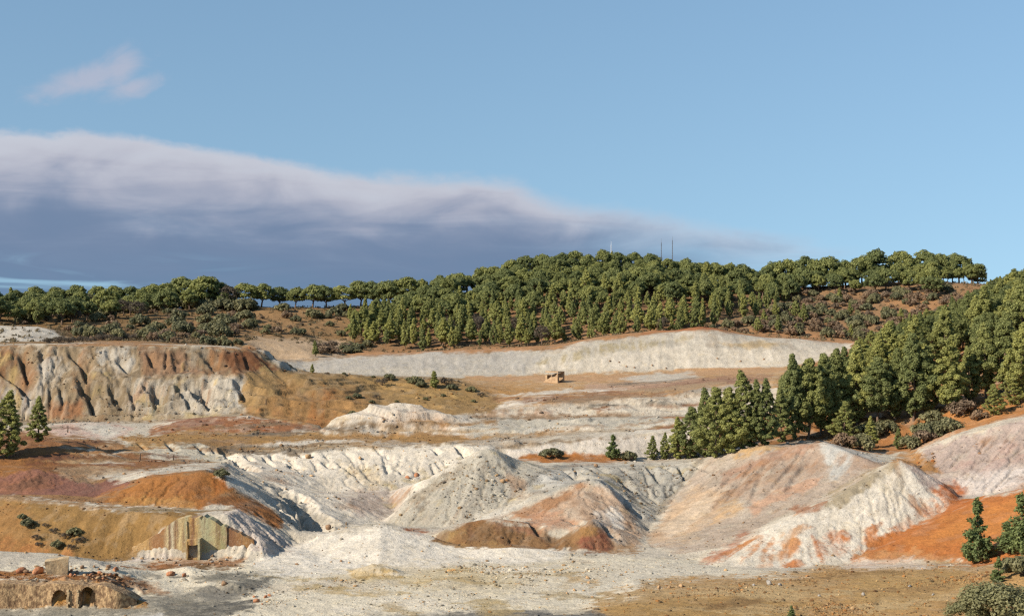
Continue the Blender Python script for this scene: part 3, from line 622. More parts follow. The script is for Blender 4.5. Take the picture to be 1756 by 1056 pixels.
# floor
soil('e6dcc8', 95, 152, [(E0, 970), (440, 962), (600, 968), (1000, 955), (1220, 965), (1400, 985), (1040, 1040), (1040, 1100), (E0, 1100)], 3, .6)
soil('ece4d8', 128, 160, [(430, 968), (500, 938), (560, 914), (655, 896), (760, 924), (800, 934), (880, 929), (975, 950), (960, 966), (760, 970), (640, 985), (480, 985)], 4, .3)
soil('cdb98e', 118, 140, [(560, 985), (700, 972), (900, 968), (1080, 975), (1020, 1000), (800, 1010), (600, 1008)], 10, .9, .6)
soil('d8d0c2', 110, 140, [(880, 990), (1040, 965), (1240, 965), (1380, 985), (1180, 1005), (1000, 1020)], 8, .6, .7)
soil('c8a868', 115, 140, [(600, 975), (640, 962), (680, 975), (690, 990), (590, 992)], 3, .4, .8)
soil('bf9a5c', 112, 135, [(970, 990), (1030, 992), (1020, 1004), (960, 1006)], 5, .8, .6); soil('bf9a5c', 112, 135, [(1100, 1000), (1180, 1002), (1160, 1012), (1100, 1012)], 5, .9, .6)
soil('8c877c', 100, 130, [(E0, 1045), (80, 1040), (240, 1022), (330, 1010), (420, 985), (500, 985), (440, 1005), (400, 1026), (330, 1056), (E0, 1080)], 5, .3, .85)
soil('77746c', 100, 125, [(280, 1042), (400, 1022), (450, 1030), (360, 1060), (240, 1080)], 5, .3, .8)
soil('8f8a80', 120, 140, [(200, 984), (300, 982), (440, 983), (470, 988), (340, 994), (210, 992)], 3, .3, .7)
soil('7c7a76', 100, 118, [(640, 1056), (780, 1046), (900, 1038), (1040, 1040), (1060, 1080), (600, 1080)], 4, .2, .85)
soil('e2ddd6', 100, 117, [(230, 1052), (280, 1048), (270, 1062), (220, 1062)], 2, .1, .8)
# ruined ledge
soil('8e7a66', 119.5, 130, [(E0, 990), (0, 992), (130, 986), (220, 995), (240, 1005), (120, 1002), (E0, 1002)], 2, .5)
soil('a8723c', 118, 135, [(E0, 975), (60, 975), (120, 978), (190, 975), (210, 990), (120, 990), (0, 992), (E0, 992)], 3, .9)
soil('b5884c', 117.5, 121, [(E0, 1000), (240, 1000), (240, 1040), (E0, 1040)], 2, .7)
soil('96643c', 119, 136, [(130, 985), (200, 980), (250, 1002), (280, 1020), (220, 1012)], 4, .9, .7)
# brown bank at the right
soil('c29c68', 92, 138, [(1040, 1030), (1180, 1000), (1380, 985), (1400, 972), (1600, 966), (1690, 968), (1760, 950), (E9, 860), (E9, 1120), (1000, 1120)], 14, .8)
soil('c29c68', 92, 138, [(1040, 1030), (1180, 1000), (1380, 985), (1400, 972), (1600, 966), (1690, 968), (1760, 950), (E9, 860), (E9, 1120), (1000, 1120)], 14, .8)
soil('c09c6a', 92, 136, [(1010, 1042), (1180, 1004), (1390, 984), (1400, 1000), (1200, 1020), (1040, 1050)], 16, .9, .6)
soil('c0a57c', 92, 130, [(1030, 1020), (1250, 1004), (1460, 1000), (1450, 1010), (1250, 1020), (1040, 1036)], 4, .5, .8)
soil('b8965e', 92, 120, [(1040, 1036), (1300, 1020), (1400, 1040), (1300, 1080), (1040, 1080)], 8, .6, .6)
soil('c6a66e', 92, 131, [(1480, 985), (1640, 975), (1680, 1000), (1600, 1040), (1500, 1060), (1450, 1030)], 10, .8, .5)
# brown heaps, pink slab
soil('98744f', 145, 157, [(735, 928), (760, 907), (800, 894), (850, 886), (895, 892), (935, 902), (960, 920), (1008, 888), (1035, 910), (1050, 945), (960, 944), (880, 941), (800, 941)], 3, .4)
soil('98744f', 145, 157, [(735, 928), (760, 907), (800, 894), (850, 886), (895, 892), (935, 902), (960, 920), (1008, 888), (1035, 910), (1050, 945), (960, 944), (880, 941), (800, 941)], 3, .4)
soil('b08c5c', 145, 157, [(745, 930), (800, 925), (860, 925), (880, 940), (800, 942)], 5, .4, .8)
soil('a5705a', 145, 157, [(850, 888), (900, 893), (930, 910), (880, 905)], 4, .3, .8); soil('945c48', 145, 157, [(1000, 920), (1035, 910), (1042, 942), (1000, 945), (990, 932)], 4, .3, .9)
soil('a98050', 145, 157, [(985, 900), (1008, 890), (1020, 905), (1000, 915)], 4, .3, .8)
soil('c2a892', 148, 168, [(840, 892), (910, 866), (950, 846), (985, 828), (1018, 817), (1048, 838), (1075, 875), (1105, 935), (1060, 945), (1040, 915), (1008, 888), (960, 912), (900, 890)], 4, .4)
soil('c9997a', 148, 166, [(860, 890), (920, 872), (960, 880), (980, 900), (950, 905), (900, 892)], 5, .3, .8)
soil('d9d3cc', 148, 168, [(1018, 878), (1050, 872), (1068, 900), (1050, 910), (1025, 895)], 5, .3, .9); soil('dad6d0', 155, 172, [(1028, 822), (1060, 828), (1078, 858), (1060, 860), (1042, 838)], 4, .3, .9)
soil('a5653f', 145, 165, [(690, 902), (725, 900), (735, 910), (700, 912)], 3, .3)
soil('b09070', 145, 152, [(1045, 930), (1080, 930), (1100, 945), (1050, 948)], 4, .4)
# grey heap
soil('beb8ac', 158, 184, [(655, 905), (700, 846), (740, 818), (790, 788), (835, 765), (870, 772), (900, 788), (960, 812), (900, 842), (850, 870), (800, 895), (740, 908)], 4, .7)
soil('aeaba4', 160, 183, [(900, 840), (950, 800), (1200, 795), (1190, 812), (1150, 855), (1115, 900), (1090, 880), (1040, 825), (985, 828), (940, 850)], 5, .7)
soil('d8d2c8', 156, 172, [(740, 906), (800, 890), (870, 868), (900, 862), (880, 880), (800, 905)], 6, .4, .8)
soil('d1cdc6', 165, 180, [(910, 820), (960, 805), (1000, 815), (940, 840)], 5, .6, .6)
# right heaps
soil('baaa9c', 145, 182, [(1112, 930), (1150, 852), (1212, 786), (1270, 768), (1412, 755), (1510, 784), (1470, 826), (1400, 858), (1300, 910), (1212, 962), (1150, 948)], 4, .35)
soil('b29886', 150, 180, [(1260, 800), (1330, 772), (1412, 760), (1420, 800), (1350, 830), (1280, 850), (1240, 850)], 8, .3, .8, .6)
soil('d3b698', 148, 172, [(1112, 930), (1140, 870), (1200, 830), (1240, 840), (1240, 880), (1180, 930)], 8, .2, .8)
soil('d8b07e', 150, 170, [(1235, 860), (1260, 850), (1270, 870), (1225, 895)], 5, .2, .6)
soil('c3c1bd', 155, 182, [(1412, 757), (1480, 775), (1515, 786), (1480, 805), (1430, 820), (1425, 790)], 4, .3)
soil('d6b07c', 160, 180, [(1260, 772), (1330, 764), (1345, 772), (1270, 785)], 4, .3, .8)
soil('e2dace', 137, 157, [(1212, 970), (1330, 900), (1440, 846), (1545, 784), (1600, 820), (1650, 858), (1560, 905), (1460, 960), (1330, 976)], 4, .25)
soil('a99b82', 146, 160, [(1420, 848), (1470, 818), (1530, 790), (1545, 790), (1500, 825), (1440, 870), (1410, 870)], 4, .4, .9)
soil('b3a590', 140, 156, [(1520, 830), (1548, 800), (1560, 840), (1540, 870), (1500, 880)], 8, .3, .7, .9)
soil('c26a34', 137, 150, [(1400, 925), (1430, 915), (1450, 920), (1440, 945), (1410, 955)], 6, .2, .9, .9)
soil('c27a48', 137, 147, [(1220, 965), (1270, 940), (1290, 935), (1260, 965), (1240, 972)], 5, .2, .8, .8)
soil('d08a4c', 137, 147, [(1250, 972), (1290, 945), (1330, 925), (1300, 955), (1280, 975)], 4, .2, .8, .9); soil('d08040', 137, 147, [(1320, 975), (1360, 955), (1370, 968), (1340, 978)], 3, .2, .9)
soil('b07050', 137, 152, [(1200, 966), (1250, 938), (1280, 915), (1270, 935), (1230, 970)], 4, .2, .7, .6)
soil('a9704c', 143, 155, [(1355, 872), (1380, 862), (1420, 856), (1415, 870), (1370, 882)], 3, .3, .8)
soil('d6a070', 139, 150, [(1570, 840), (1580, 870), (1590, 870), (1585, 840)], 4, .2, .6)
soil('ca7f44', 128, 151.5, [(1450, 968), (1480, 948), (1560, 902), (1645, 860), (1700, 848), (1756, 836), (E9, 780), (E9, 940), (1756, 960), (1690, 966), (1600, 962), (1520, 960)], 4, .2)
soil('ca7f44', 128, 151.5, [(1450, 968), (1480, 948), (1560, 902), (1645, 860), (1700, 848), (1756, 836), (E9, 780), (E9, 940), (1756, 960), (1690, 966), (1600, 962), (1520, 960)], 4, .2)
soil('d8924c', 130, 150, [(1560, 930), (1640, 880), (1756, 860), (1800, 900), (1680, 930)], 14, .15, .6)
soil('cf9a68', 128, 146, [(1470, 950), (1540, 940), (1600, 950), (1640, 958), (1560, 965), (1470, 968)], 5, .3, .8)
soil('d9ccc0', 128, 142, [(1440, 966), (1500, 955), (1580, 960), (1600, 972), (1450, 974)], 3, .3, .9)
soil('c9702e', 137, 152, [(1560, 890), (1600, 855), (1640, 845), (1660, 858), (1600, 890)], 6, .2, .7, .9)
soil('bcaaa2', 150, 176, [(1550, 790), (1600, 762), (1700, 732), (1756, 720), (E9, 640), (E9, 800), (1756, 842), (1660, 850), (1600, 835)], 4, .3)
soil('d3cbc8', 150, 172, [(1640, 835), (1700, 800), (1756, 805), (E9, 780), (1756, 838), (1690, 850)], 8, .25, .8)
soil('b99a90', 150, 176, [(1640, 800), (1700, 770), (1756, 760), (1756, 790), (1690, 815)], 8, .3, .7, .7)
soil('b98a58', 154, 180, [(1530, 785), (1560, 770), (1600, 790), (1620, 815), (1590, 815), (1560, 800)], 4, .4)
soil('ba6a34', 150, 160, [(1600, 840), (1640, 832), (1665, 842), (1650, 858), (1620, 855)], 4, .3, .9)
# streaks and bands, plus one painted line of contact shade
for c, y0, y1, pts, op in (
  ('8d7c68', 203, 208, [(800, 712), (960, 711), (1200, 709), (1200, 713), (960, 716), (800, 717)], .8), ('9a7c5c', 205, 214, [(815, 704), (950, 692), (1100, 683), (1215, 674), (1215, 677), (1100, 687), (950, 697), (815, 709)], .6),
  ('a08460', 194, 199, [(800, 752), (870, 748), (1000, 739), (1190, 726), (1190, 730), (1000, 745), (800, 757)], .7), ('9c8e7a', 190, 196, [(872, 768), (960, 757), (1050, 747), (1190, 736), (1190, 739), (1050, 751), (872, 771)], .6),
  ('8c8478', 186, 191.5, [(384, 775), (560, 770), (700, 763), (870, 756), (870, 759), (700, 767), (560, 774), (384, 779)], .7),
  ('c98a54', 137, 150, [(1226, 968), (1262, 944), (1300, 918), (1312, 920), (1275, 950), (1250, 974)], .9), ('cf8f5a', 137, 149, [(1290, 972), (1330, 945), (1372, 925), (1380, 932), (1345, 955), (1312, 978)], .9), ('d29a66', 137, 150, [(1335, 930), (1380, 902), (1400, 900), (1370, 925), (1345, 940)], .7),
  ('c67a40', 137, 150, [(1398, 930), (1440, 912), (1462, 915), (1455, 950), (1412, 965), (1390, 955)], .95), ('cb8248', 139, 151, [(1480, 935), (1500, 905), (1522, 895), (1512, 925), (1490, 948)], .9), ('c27c4a', 140, 152, [(1530, 905), (1560, 880), (1600, 862), (1640, 852), (1640, 864), (1585, 890), (1545, 912)], .9), ('b98a66', 142, 154, [(1560, 850), (1572, 842), (1580, 885), (1568, 890)], .7),
  ('8f8578', 160, 180, [(1214, 784), (1190, 804), (1152, 850), (1126, 880), (1120, 876), (1146, 846), (1184, 800), (1208, 782)], .8), ('b48f7a', 155, 176, [(1240, 812), (1330, 778), (1400, 764), (1405, 772), (1330, 792), (1246, 826)], .8), ('a98a74', 152, 170, [(1215, 860), (1260, 835), (1340, 805), (1400, 795), (1400, 803), (1330, 818), (1262, 850), (1218, 872)], .6), ('c99f84', 150, 170, [(1290, 860), (1360, 830), (1420, 815), (1400, 835), (1340, 860), (1290, 885)], .7), ('dcc9b4', 148, 165, [(1130, 905), (1190, 862), (1230, 850), (1210, 880), (1160, 925)], .8),  # first entry: contact shade between grey slope and heap, painted dark
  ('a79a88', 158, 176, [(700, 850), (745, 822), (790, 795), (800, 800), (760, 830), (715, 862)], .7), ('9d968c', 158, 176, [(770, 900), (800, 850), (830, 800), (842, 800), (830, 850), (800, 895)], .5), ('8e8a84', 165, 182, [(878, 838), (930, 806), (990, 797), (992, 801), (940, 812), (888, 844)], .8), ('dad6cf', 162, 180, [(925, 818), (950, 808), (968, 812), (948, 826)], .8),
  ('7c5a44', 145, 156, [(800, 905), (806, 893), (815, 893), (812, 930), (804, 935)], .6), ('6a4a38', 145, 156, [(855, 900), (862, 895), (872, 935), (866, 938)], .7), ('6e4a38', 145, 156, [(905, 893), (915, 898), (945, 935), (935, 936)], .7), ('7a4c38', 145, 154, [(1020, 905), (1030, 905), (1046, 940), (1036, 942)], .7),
  ('b07c50', 148, 166, [(870, 882), (930, 862), (990, 832), (1000, 838), (940, 872), (885, 892)], .7), ('8c7462', 150, 166, [(1000, 850), (1008, 846), (1048, 905), (1040, 908)], .6), ('9c806a', 150, 166, [(960, 856), (968, 852), (1010, 895), (1002, 898)], .6),
  ('8a5f3c', 158, 180, [(40, 790), (120, 776), (200, 782), (210, 790), (120, 790), (50, 802)], .8), ('7c5a48', 156, 166, [(20, 835), (80, 812), (90, 818), (40, 845)], .8), ('c2a888', 155, 170, [(100, 806), (160, 800), (230, 806), (180, 814), (110, 816)], .7),
  ('a8744a', 134, 141.4, [(160, 971), (300, 965), (425, 960), (400, 970), (250, 981)], 1), ('7c6244', 133, 140.6, [(240, 979), (330, 968), (410, 966), (380, 974), (270, 983)], 1), ('8a857a', 124, 139, [(250, 988), (330, 984), (470, 985), (470, 991), (330, 993), (240, 994)], .9), ('85817a', 112, 130, [(330, 1012), (420, 1000), (470, 1003), (420, 1018), (330, 1030)], .8),
  ('d6c9b6', 118, 140, [(430, 1000), (560, 992), (700, 1000), (640, 1016), (470, 1015)], .6), ('6f6c66', 100, 122, [(300, 1050), (400, 1024), (470, 1018), (430, 1036), (360, 1058), (300, 1070)], .85), ('7a766e', 118, 134, [(380, 1010), (420, 992), (480, 986), (470, 995), (430, 1012)], .8), ('6d6b68', 100, 117, [(780, 1050), (900, 1040), (1030, 1042), (1050, 1070), (760, 1070)], .85)):
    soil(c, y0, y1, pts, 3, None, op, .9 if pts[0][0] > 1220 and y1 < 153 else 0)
# thin beds: bands of differing rock that run along the benches
rb = random.Random(21)
def bed(px0, px1, yl, yr, th, c, y0, y1, op=.75):
    n = max(2, int((px1-px0)/45)); up, dn = [], []
    for i in range(n+1):
        t = i/n; px = px0+(px1-px0)*t; y = yl+(yr-yl)*t+rb.uniform(-1.2, 1.2); w = th*1.9*(.35+rb.random())*math.sin(math.pi*min(.97, max(.03, t)))**.5; up.append((px, y-w/2)); dn.append((px, y+w/2))
    soil(c, y0, y1, up+dn[::-1], 2, None, min(1, op*1.25))
BEDS = ['8f7a62', 'a8845a', 'd9d1c6', 'b39a7c', '7c7266', 'c9b79c', '9c6f4e', 'ded7cc', 'b5aca0', 'a58a70']
for i in range(30):
    a = rb.uniform(790, 1150); b = a+rb.uniform(90, 330); y = rb.uniform(655, 782); k = -.055-rb.uniform(0, .02)
    bed(a, min(b, 1330), y+(a-1000)*k*.6, y+(min(b, 1330)-1000)*k, rb.uniform(2, 5), rb.choice(BEDS), 186, 252)
for i in range(34):
    a = rb.uniform(200, 680); b = a+rb.uniform(60, 260); y = rb.uniform(722, 776); bed(a, min(b, 870), y+(a-500)*-.01, y+(min(b, 870)-500)*-.02, rb.uniform(2, 5), rb.choice(BEDS), 187, 206)
for i in range(22):
    a = rb.uniform(-120, 200); b = a+rb.uniform(60, 200); y = rb.uniform(728, 800); bed(a, min(b, 330), y, y+rb.uniform(-6, 10), rb.uniform(2, 5), rb.choice(['8a5a3c', 'a87c50', 'c9b08c', '7a5440', 'b58a5c', 'cfc3b2']), 158, 206)
for i in range(26):
    a = rb.uniform(430, 1000); b = a+rb.uniform(40, 160); y = rb.uniform(972, 1048); bed(a, b, y, y+rb.uniform(-6, 6), rb.uniform(3, 8), rb.choice(['cbb488', 'e2d9ca', 'b8a27a', 'd8cdb8', 'bfa878']), 105, 140, .6)
for i in range(20):
    a = rb.uniform(1050, 1600); b = a+rb.uniform(60, 240); y = rb.uniform(985, 1052); bed(a, b, y+(a-1300)*-.03, y+(b-1300)*-.05, rb.uniform(3, 7), rb.choice(['a58458', '8f7048', 'cbb084', 'b89868']), 95, 134, .6)
# wooded ground
soil('a9784a', 176, 262, [(1216, 776), (1412, 756), (1512, 782), (1560, 772), (1640, 742), (1756, 712), (E9, 600), (E9, 400), (1600, 540), (1400, 620), (1330, 700), (1110, 790)], 3, .4)
soil('c58a56', 174, 215, [(1420, 756), (1480, 750), (1600, 720), (1756, 660), (E9, 600), (E9, 640), (1756, 715), (1560, 772), (1480, 775)], 8, .3, .9)
soil('d09050', 174, 205, [(1560, 745), (1640, 700), (1756, 680), (1756, 705), (1620, 740)], 8, .2, .7)
# mottling common to all: patches, strata on the scarps, stains drawn down the fall line
m1 = fbm(XX/5, YY/5, 3, 4); m2 = fbm(XX/1.1, YY/1.1, 5, 3)
strata = fbm((Z+.03*XX+.5*m1)*1.5, XX*.03+YY*.02, 6, 4)*np.clip((slope-.15)*3, 0, 1)*np.clip((YY-150)/40, 0, 1)
SOIL *= (1+.09*m1+.07*m2+.045*np.clip(LA, -2, 2)*st+.16*strata)[..., None]
def stain(c, f, lo, hi, op):
    w = np.clip((f-lo)/(hi-lo), 0, 1)*op; SOIL[:] = SOIL*(1-w[..., None])+np.array(lin(c), np.float32)*w[..., None]
pit = (YY < 246)*np.where(RG < .3, .55, 1)*np.where(YY < 150, .5, 1)*np.where((YY > 186) & (RG < .5), .6, 1)
SOIL *= (1-.30*np.clip(FLOW*1.5-.25, 0, 1)*st*RG)[..., None]*(1+np.array([.0, -.03, -.09])*np.clip(FLOW*2, 0, 1)[..., None])
stain('a5764c', (fbm(XX/7, YY/7, 1, 4)+.16*LB*st+.10*LA*st)*pit, .34, .66, .55)
stain('a39a8c', (fbm(XX/4, YY/4, 4, 4)-.14*LA*st)*pit, .36, .66, .25)
stain('c9b277', (fbm(XX/3, YY/3, 7, 5)+.1*LB*st)*pit*np.clip((STONE-.2)*3, 0, 1), .32, .6, .5)
stain('6e5a48', fbm(XX/.8, YY/.8, 0, 4)*pit*np.clip(STONE*1.5, 0, 1), .34, .55, .5)
g_ = SOIL.mean(-1, keepdims=True); sat = (SOIL.max(-1, keepdims=True)-SOIL.min(-1, keepdims=True))/(SOIL.max(-1, keepdims=True)+1e-4)
SOIL = g_+(SOIL-g_)*.96
SOIL *= np.array([.665, .645, .60], np.float32)*(1-.16*np.clip(sat*1.3-.25, 0, 1))
SOIL = np.clip(SOIL, .01, .8)
zx, zy = grads(Z)

# ------------------------------------------------------------------ soil material
def soil_material():
    m = bpy.data.materials.new('quarry_soil'); m.use_nodes = True; g = NT(m.node_tree)
    out = g.n('ShaderNodeOutputMaterial'); b = g.n('ShaderNodeBsdfPrincipled'); g.link(b.outputs[0], out.inputs[0])
    b.inputs['Roughness'].default_value = .95; b.inputs['Specular IOR Level'].default_value = .15
    at = g.n('ShaderNodeAttribute', attribute_name='soil'); ak = g.n('ShaderNodeAttribute', attribute_name='stone'); al = g.n('ShaderNodeAttribute', attribute_name='rill')
    geo = g.n('ShaderNodeNewGeometry'); pos = geo.outputs['Position']
    n1 = g.noise(pos, .9, 6, .62); n2 = g.noise(pos, 4.5, 5, .65); n3 = g.noise(pos, .16, 4, .6)
    col = g.mix(1.0, at.outputs['Color'], g.comb(*[g.rng(n1, .25, .75, .84, 1.13, False)]*3), 'MULTIPLY')
    col = g.mix(1.0, col, g.comb(*[g.rng(n2, .30, .70, .76, 1.17, False)]*3), 'MULTIPLY')
    col = g.mix(g.rng(n3, .5, .8, 0, .35), col, (.42, .28, .13), 'MIX') if False else col
    # loose stones
    vo = g.n('ShaderNodeTexVoronoi', feature='F1'); g.put(vo.inputs['Vector'], pos); vo.inputs['Scale'].default_value = 3.4; vo.inputs['Randomness'].default_value = 1
    sep = g.n('ShaderNodeSeparateColor'); g.link(vo.outputs['Color'], sep.inputs[0])
    big = g.rng(vo.outputs['Distance'], .26, .16)
    pick = g.m('GREATER_THAN', g.m('MULTIPLY', ak.outputs['Fac'], g.rng(g.noise(pos, .35, 3), .38, .62, .14, .85)), sep.outputs[0])
    stone = g.m('MULTIPLY', big, pick)
    scol = g.mix(g.m('MULTIPLY', sep.outputs[1], 1.0), g.mix(1.0, col, (.46, .40, .33), 'MULTIPLY'), g.mix(1.0, col, (1.05, .80, .50), 'MULTIPLY'))
    col = g.mix(g.m('MULTIPLY', stone, .85), col, scol)
    # pale yellowish sulphur crusts and streaks
    str_ = g.rng(al.outputs['Fac'], -1.8, 1.8, .86, 1.10, False)
    col = g.mix(1.0, col, g.comb(str_, str_, str_), 'MULTIPLY')
    n4 = g.noise(pos, .55, 5, .6, .5)
    col = g.mix(g.rng(n4, .56, .70, 0, .30), col, g.mix(1.0, col, (1.06, .93, .66), 'MULTIPLY'))
    g.link(col, b.inputs['Base Color'])
    hgt = g.m('ADD', g.m('MULTIPLY', n2, .16), g.m('ADD', g.m('MULTIPLY', n1, .30), g.m('MULTIPLY', stone, .12)))
    bp = g.n('ShaderNodeBump'); bp.inputs['Strength'].default_value = .6; bp.inputs['Distance'].default_value = 1.0; g.link(hgt, bp.inputs['Height'])
    g.link(bp.outputs[0], b.inputs['Normal'])
    return m
SOIL_M = soil_material()

# ------------------------------------------------------------------ the ground, cut along natural borders into named stretches
ZONE = np.zeros((NR, NC), np.int16)
ZN = ['pit_floor']
def zone(name, y0, y1, pts):
    q = region(pts, y0, y1, .5)
    if q is None: return
    ZN.append(name); a, b, w = q; s = ZONE[a, b]; s[w > .5] = len(ZN)-1
def zone_rows(name, y0, y1):
    ZN.append(name); r0, r1 = np.searchsorted(YR, [y0, y1]); ZONE[r0:r1] = len(ZN)-1
B = 1300
zone_rows('terraces', 158, 250); zone_rows('hillside', 250, 2000)
zone('spoil_bank', 240, 275, [(440, 622), (600, 611), (900, 598), (1000, 583), (1200, 560), (1470, 586), (1470, 645), (440, 648)])
zone('cliff', 205, 250, [(E0, 580), (430, 590), (505, 638), (430, 712), (200, 726), (E0, 730)])
zone('ochre_hill', 205, 250, [(425, 642), (500, 634), (700, 642), (790, 650), (858, 690), (845, 708), (740, 715), (600, 740), (540, 745), (430, 710)])
zone('white_slope', 158, 190.3, [(384, 776), (560, 771), (700, 764), (870, 757), (800, 800), (740, 824), (690, 860), (660, 905), (600, 905), (560, 890), (470, 830), (400, 800)])
zone('brown_mounds', 150, 190, [(E0, 740), (60, 752), (150, 756), (222, 775), (390, 792), (396, 832), (455, 874), (490, 908), (460, 905), (340, 876), (160, 858), (0, 846), (E0, 845)])
zone('embankment', 138, 160, [(E0, 846), (0, 846), (160, 860), (330, 876), (405, 872), (500, 930), (530, 945), (436, 960), (225, 958), (0, 970), (E0, 970)])
zone('white_mound', 128, 160, [(430, 968), (500, 938), (560, 912), (655, 892), (760, 922), (800, 934), (880, 929), (975, 950), (960, 966), (760, 970), (640, 980), (480, 980)])
zone('grey_heap', 156, 184, [(655, 905), (700, 846), (740, 818), (790, 788), (835, 763), (870, 772), (900, 788), (960, 812), (900, 842), (850, 870), (800, 895), (740, 908)])
zone('brown_heap', 145, 157, [(730, 930), (760, 905), (800, 892), (850, 884), (895, 890), (935, 900), (960, 918), (1008, 886), (1035, 908), (1050, 946), (960, 946), (800, 943)])
zone('pink_heap', 148, 172, [(840, 892), (910, 866), (985, 828), (1018, 815), (1048, 836), (1075, 875), (1112, 940), (1060, 945), (1040, 915), (1008, 888), (960, 912), (900, 890)])
zone('pale_heap', 137, 182, [(1112, 930), (1150, 852), (1212, 784), (1270, 766), (1412, 753), (1510, 782), (1545, 783), (1600, 820), (1650, 858), (1560, 905), (1460, 962), (1330, 976), (1212, 968), (1150, 948)])
zone('lilac_heap', 150, 180, [(1550, 790), (1600, 758), (1700, 728), (1756, 716), (E9, 630), (E9, 800), (1756, 842), (1660, 850), (1600, 835)])
zone('orange_slope', 128, 151.5, [(1450, 968), (1480, 948), (1560, 902), (1645, 860), (1700, 848), (1756, 836), (E9, 780), (E9, 940), (1756, 960), (1690, 966), (1520, 964)])
zone('wooded_slope', 176, 300, [(1110, 790), (1216, 776), (1412, 754), (1512, 782), (1560, 770), (1640, 740), (1756, 712), (E9, 600), (E9, 330), (1700, 440), (1600, 520), (1400, 610), (1330, 700)])
zone('near_bank', 60, 138, [(1000, 1045), (1180, 1000), (1380, 985), (1400, 972), (1690, 968), (1760, 950), (E9, 860), (E9, 1900), (1000, 1900)])

def build_ground():
    nx, ny = -zx, -zy
    nl = np.sqrt(nx*nx+ny*ny+1); nor = np.stack([nx/nl, ny/nl, 1/nl], -1).reshape(-1, 3)
    co = np.stack([XX, YY, Z], -1).reshape(-1, 3)
    idx = np.arange(NR*NC).reshape(NR, NC)
    quads = np.stack([idx[:-1, :-1], idx[:-1, 1:], idx[1:, 1:], idx[1:, :-1]], -1).reshape(-1, 4)
    zq = ZONE[:-1, :-1].reshape(-1)
    soil_f, stone_f, rill_f = SOIL.reshape(-1, 3), STONE.reshape(-1), (LB*st*.7+LA*st*.4).reshape(-1)
    for k, name in enumerate(ZN):
        f = quads[zq == k]
        if not len(f): continue
        used = np.unique(f); mp = np.full(NR*NC, -1, np.int64); mp[used] = np.arange(len(used))
        f = mp[f]; nf, nv = len(f), len(used)
        me = bpy.data.meshes.new(name); me.vertices.add(nv); me.loops.add(nf*4); me.polygons.add(nf)
        me.vertices.foreach_set('co', co[used].astype(np.float32).ravel())
        me.loops.foreach_set('vertex_index', f.astype(np.int32).ravel())
        me.polygons.foreach_set('loop_start', np.arange(0, nf*4, 4, dtype=np.int32))
        me.polygons.foreach_set('use_smooth', np.ones(nf, bool))
        me.update(calc_edges=True)
        a = me.attributes.new('soil', 'FLOAT_COLOR', 'POINT'); a.data.foreach_set('color', np.concatenate([soil_f[used], np.ones((nv, 1), np.float32)], 1).astype(np.float32).ravel())
        for nm, arr in (('stone', stone_f), ('rill', rill_f)):
            a = me.attributes.new(nm, 'FLOAT', 'POINT'); a.data.foreach_set('value', arr[used].astype(np.float32))
        me.normals_split_custom_set_from_vertices(nor[used].astype(np.float32).tolist() if False else nor[used])
        me.materials.append(SOIL_M)
        o = bpy.data.objects.new(name, me); COL.objects.link(o); o['kind'] = 'structure'
    # the same slopes run on beyond the surveyed strip on either side
    for side, j in ((-1, 0), (1, NC-1)):
        rr = np.arange(0, NR, 6); k = len(rr); s0 = SG[j]; V = []
        for off in (0, .12, .5):
            V.append(np.stack([(s0+side*off)*YR[rr], YR[rr], Z[rr, j]+fbm((s0+side*off)*YR[rr]/9, YR[rr]/9, 3, 3)*(0 if off == 0 else .8)], -1))
        V = np.concatenate(V); fs = []
        for c in range(2):
            for i in range(k-1):
                q = (c*k+i, (c+1)*k+i, (c+1)*k+i+1, c*k+i+1); fs.append(q if side > 0 else q[::-1])
        me = bpy.data.meshes.new('outer_slope'); me.from_pydata(V.tolist(), [], fs); a = me.attributes.new('soil', 'FLOAT_COLOR', 'POINT')
        a.data.foreach_set('color', np.concatenate([np.tile(SOIL[rr, j], (3, 1)), np.ones((3*k, 1))], 1).astype(np.float32).ravel())
        for nm, val in (('stone', .4), ('rill', 0.0)): t = me.attributes.new(nm, 'FLOAT', 'POINT'); t.data.foreach_set('value', np.full(3*k, val, np.float32))
        me.materials.append(SOIL_M); o = bpy.data.objects.new('outer_slope', me); COL.objects.link(o); o['kind'] = 'structure'
    # plain that runs on to the horizon
    me = bpy.data.meshes.new('ground'); s = 6000
    me.from_pydata([(-s, -s, -5), (s, -s, -5), (s, s, -5), (-s, s, -5)], [], [(0, 1, 2, 3)]); 
    gm = bpy.data.materials.new('plain'); gm.use_nodes = True; g = NT(gm.node_tree)
    out = g.n('ShaderNodeOutputMaterial'); b = g.n('ShaderNodeBsdfPrincipled'); g.link(b.outputs[0], out.inputs[0]); b.inputs['Roughness'].default_value = 1
    geo = g.n('ShaderNodeNewGeometry'); g.link(g.mix(g.rng(g.noise(geo.outputs['Position'], .01, 5), .4, .6), (.06, .08, .035), (.22, .17, .10)), b.inputs['Base Color'])
    me.materials.append(gm); o = bpy.data.objects.new('ground', me); COL.objects.link(o); o['kind'] = 'structure'
build_ground()

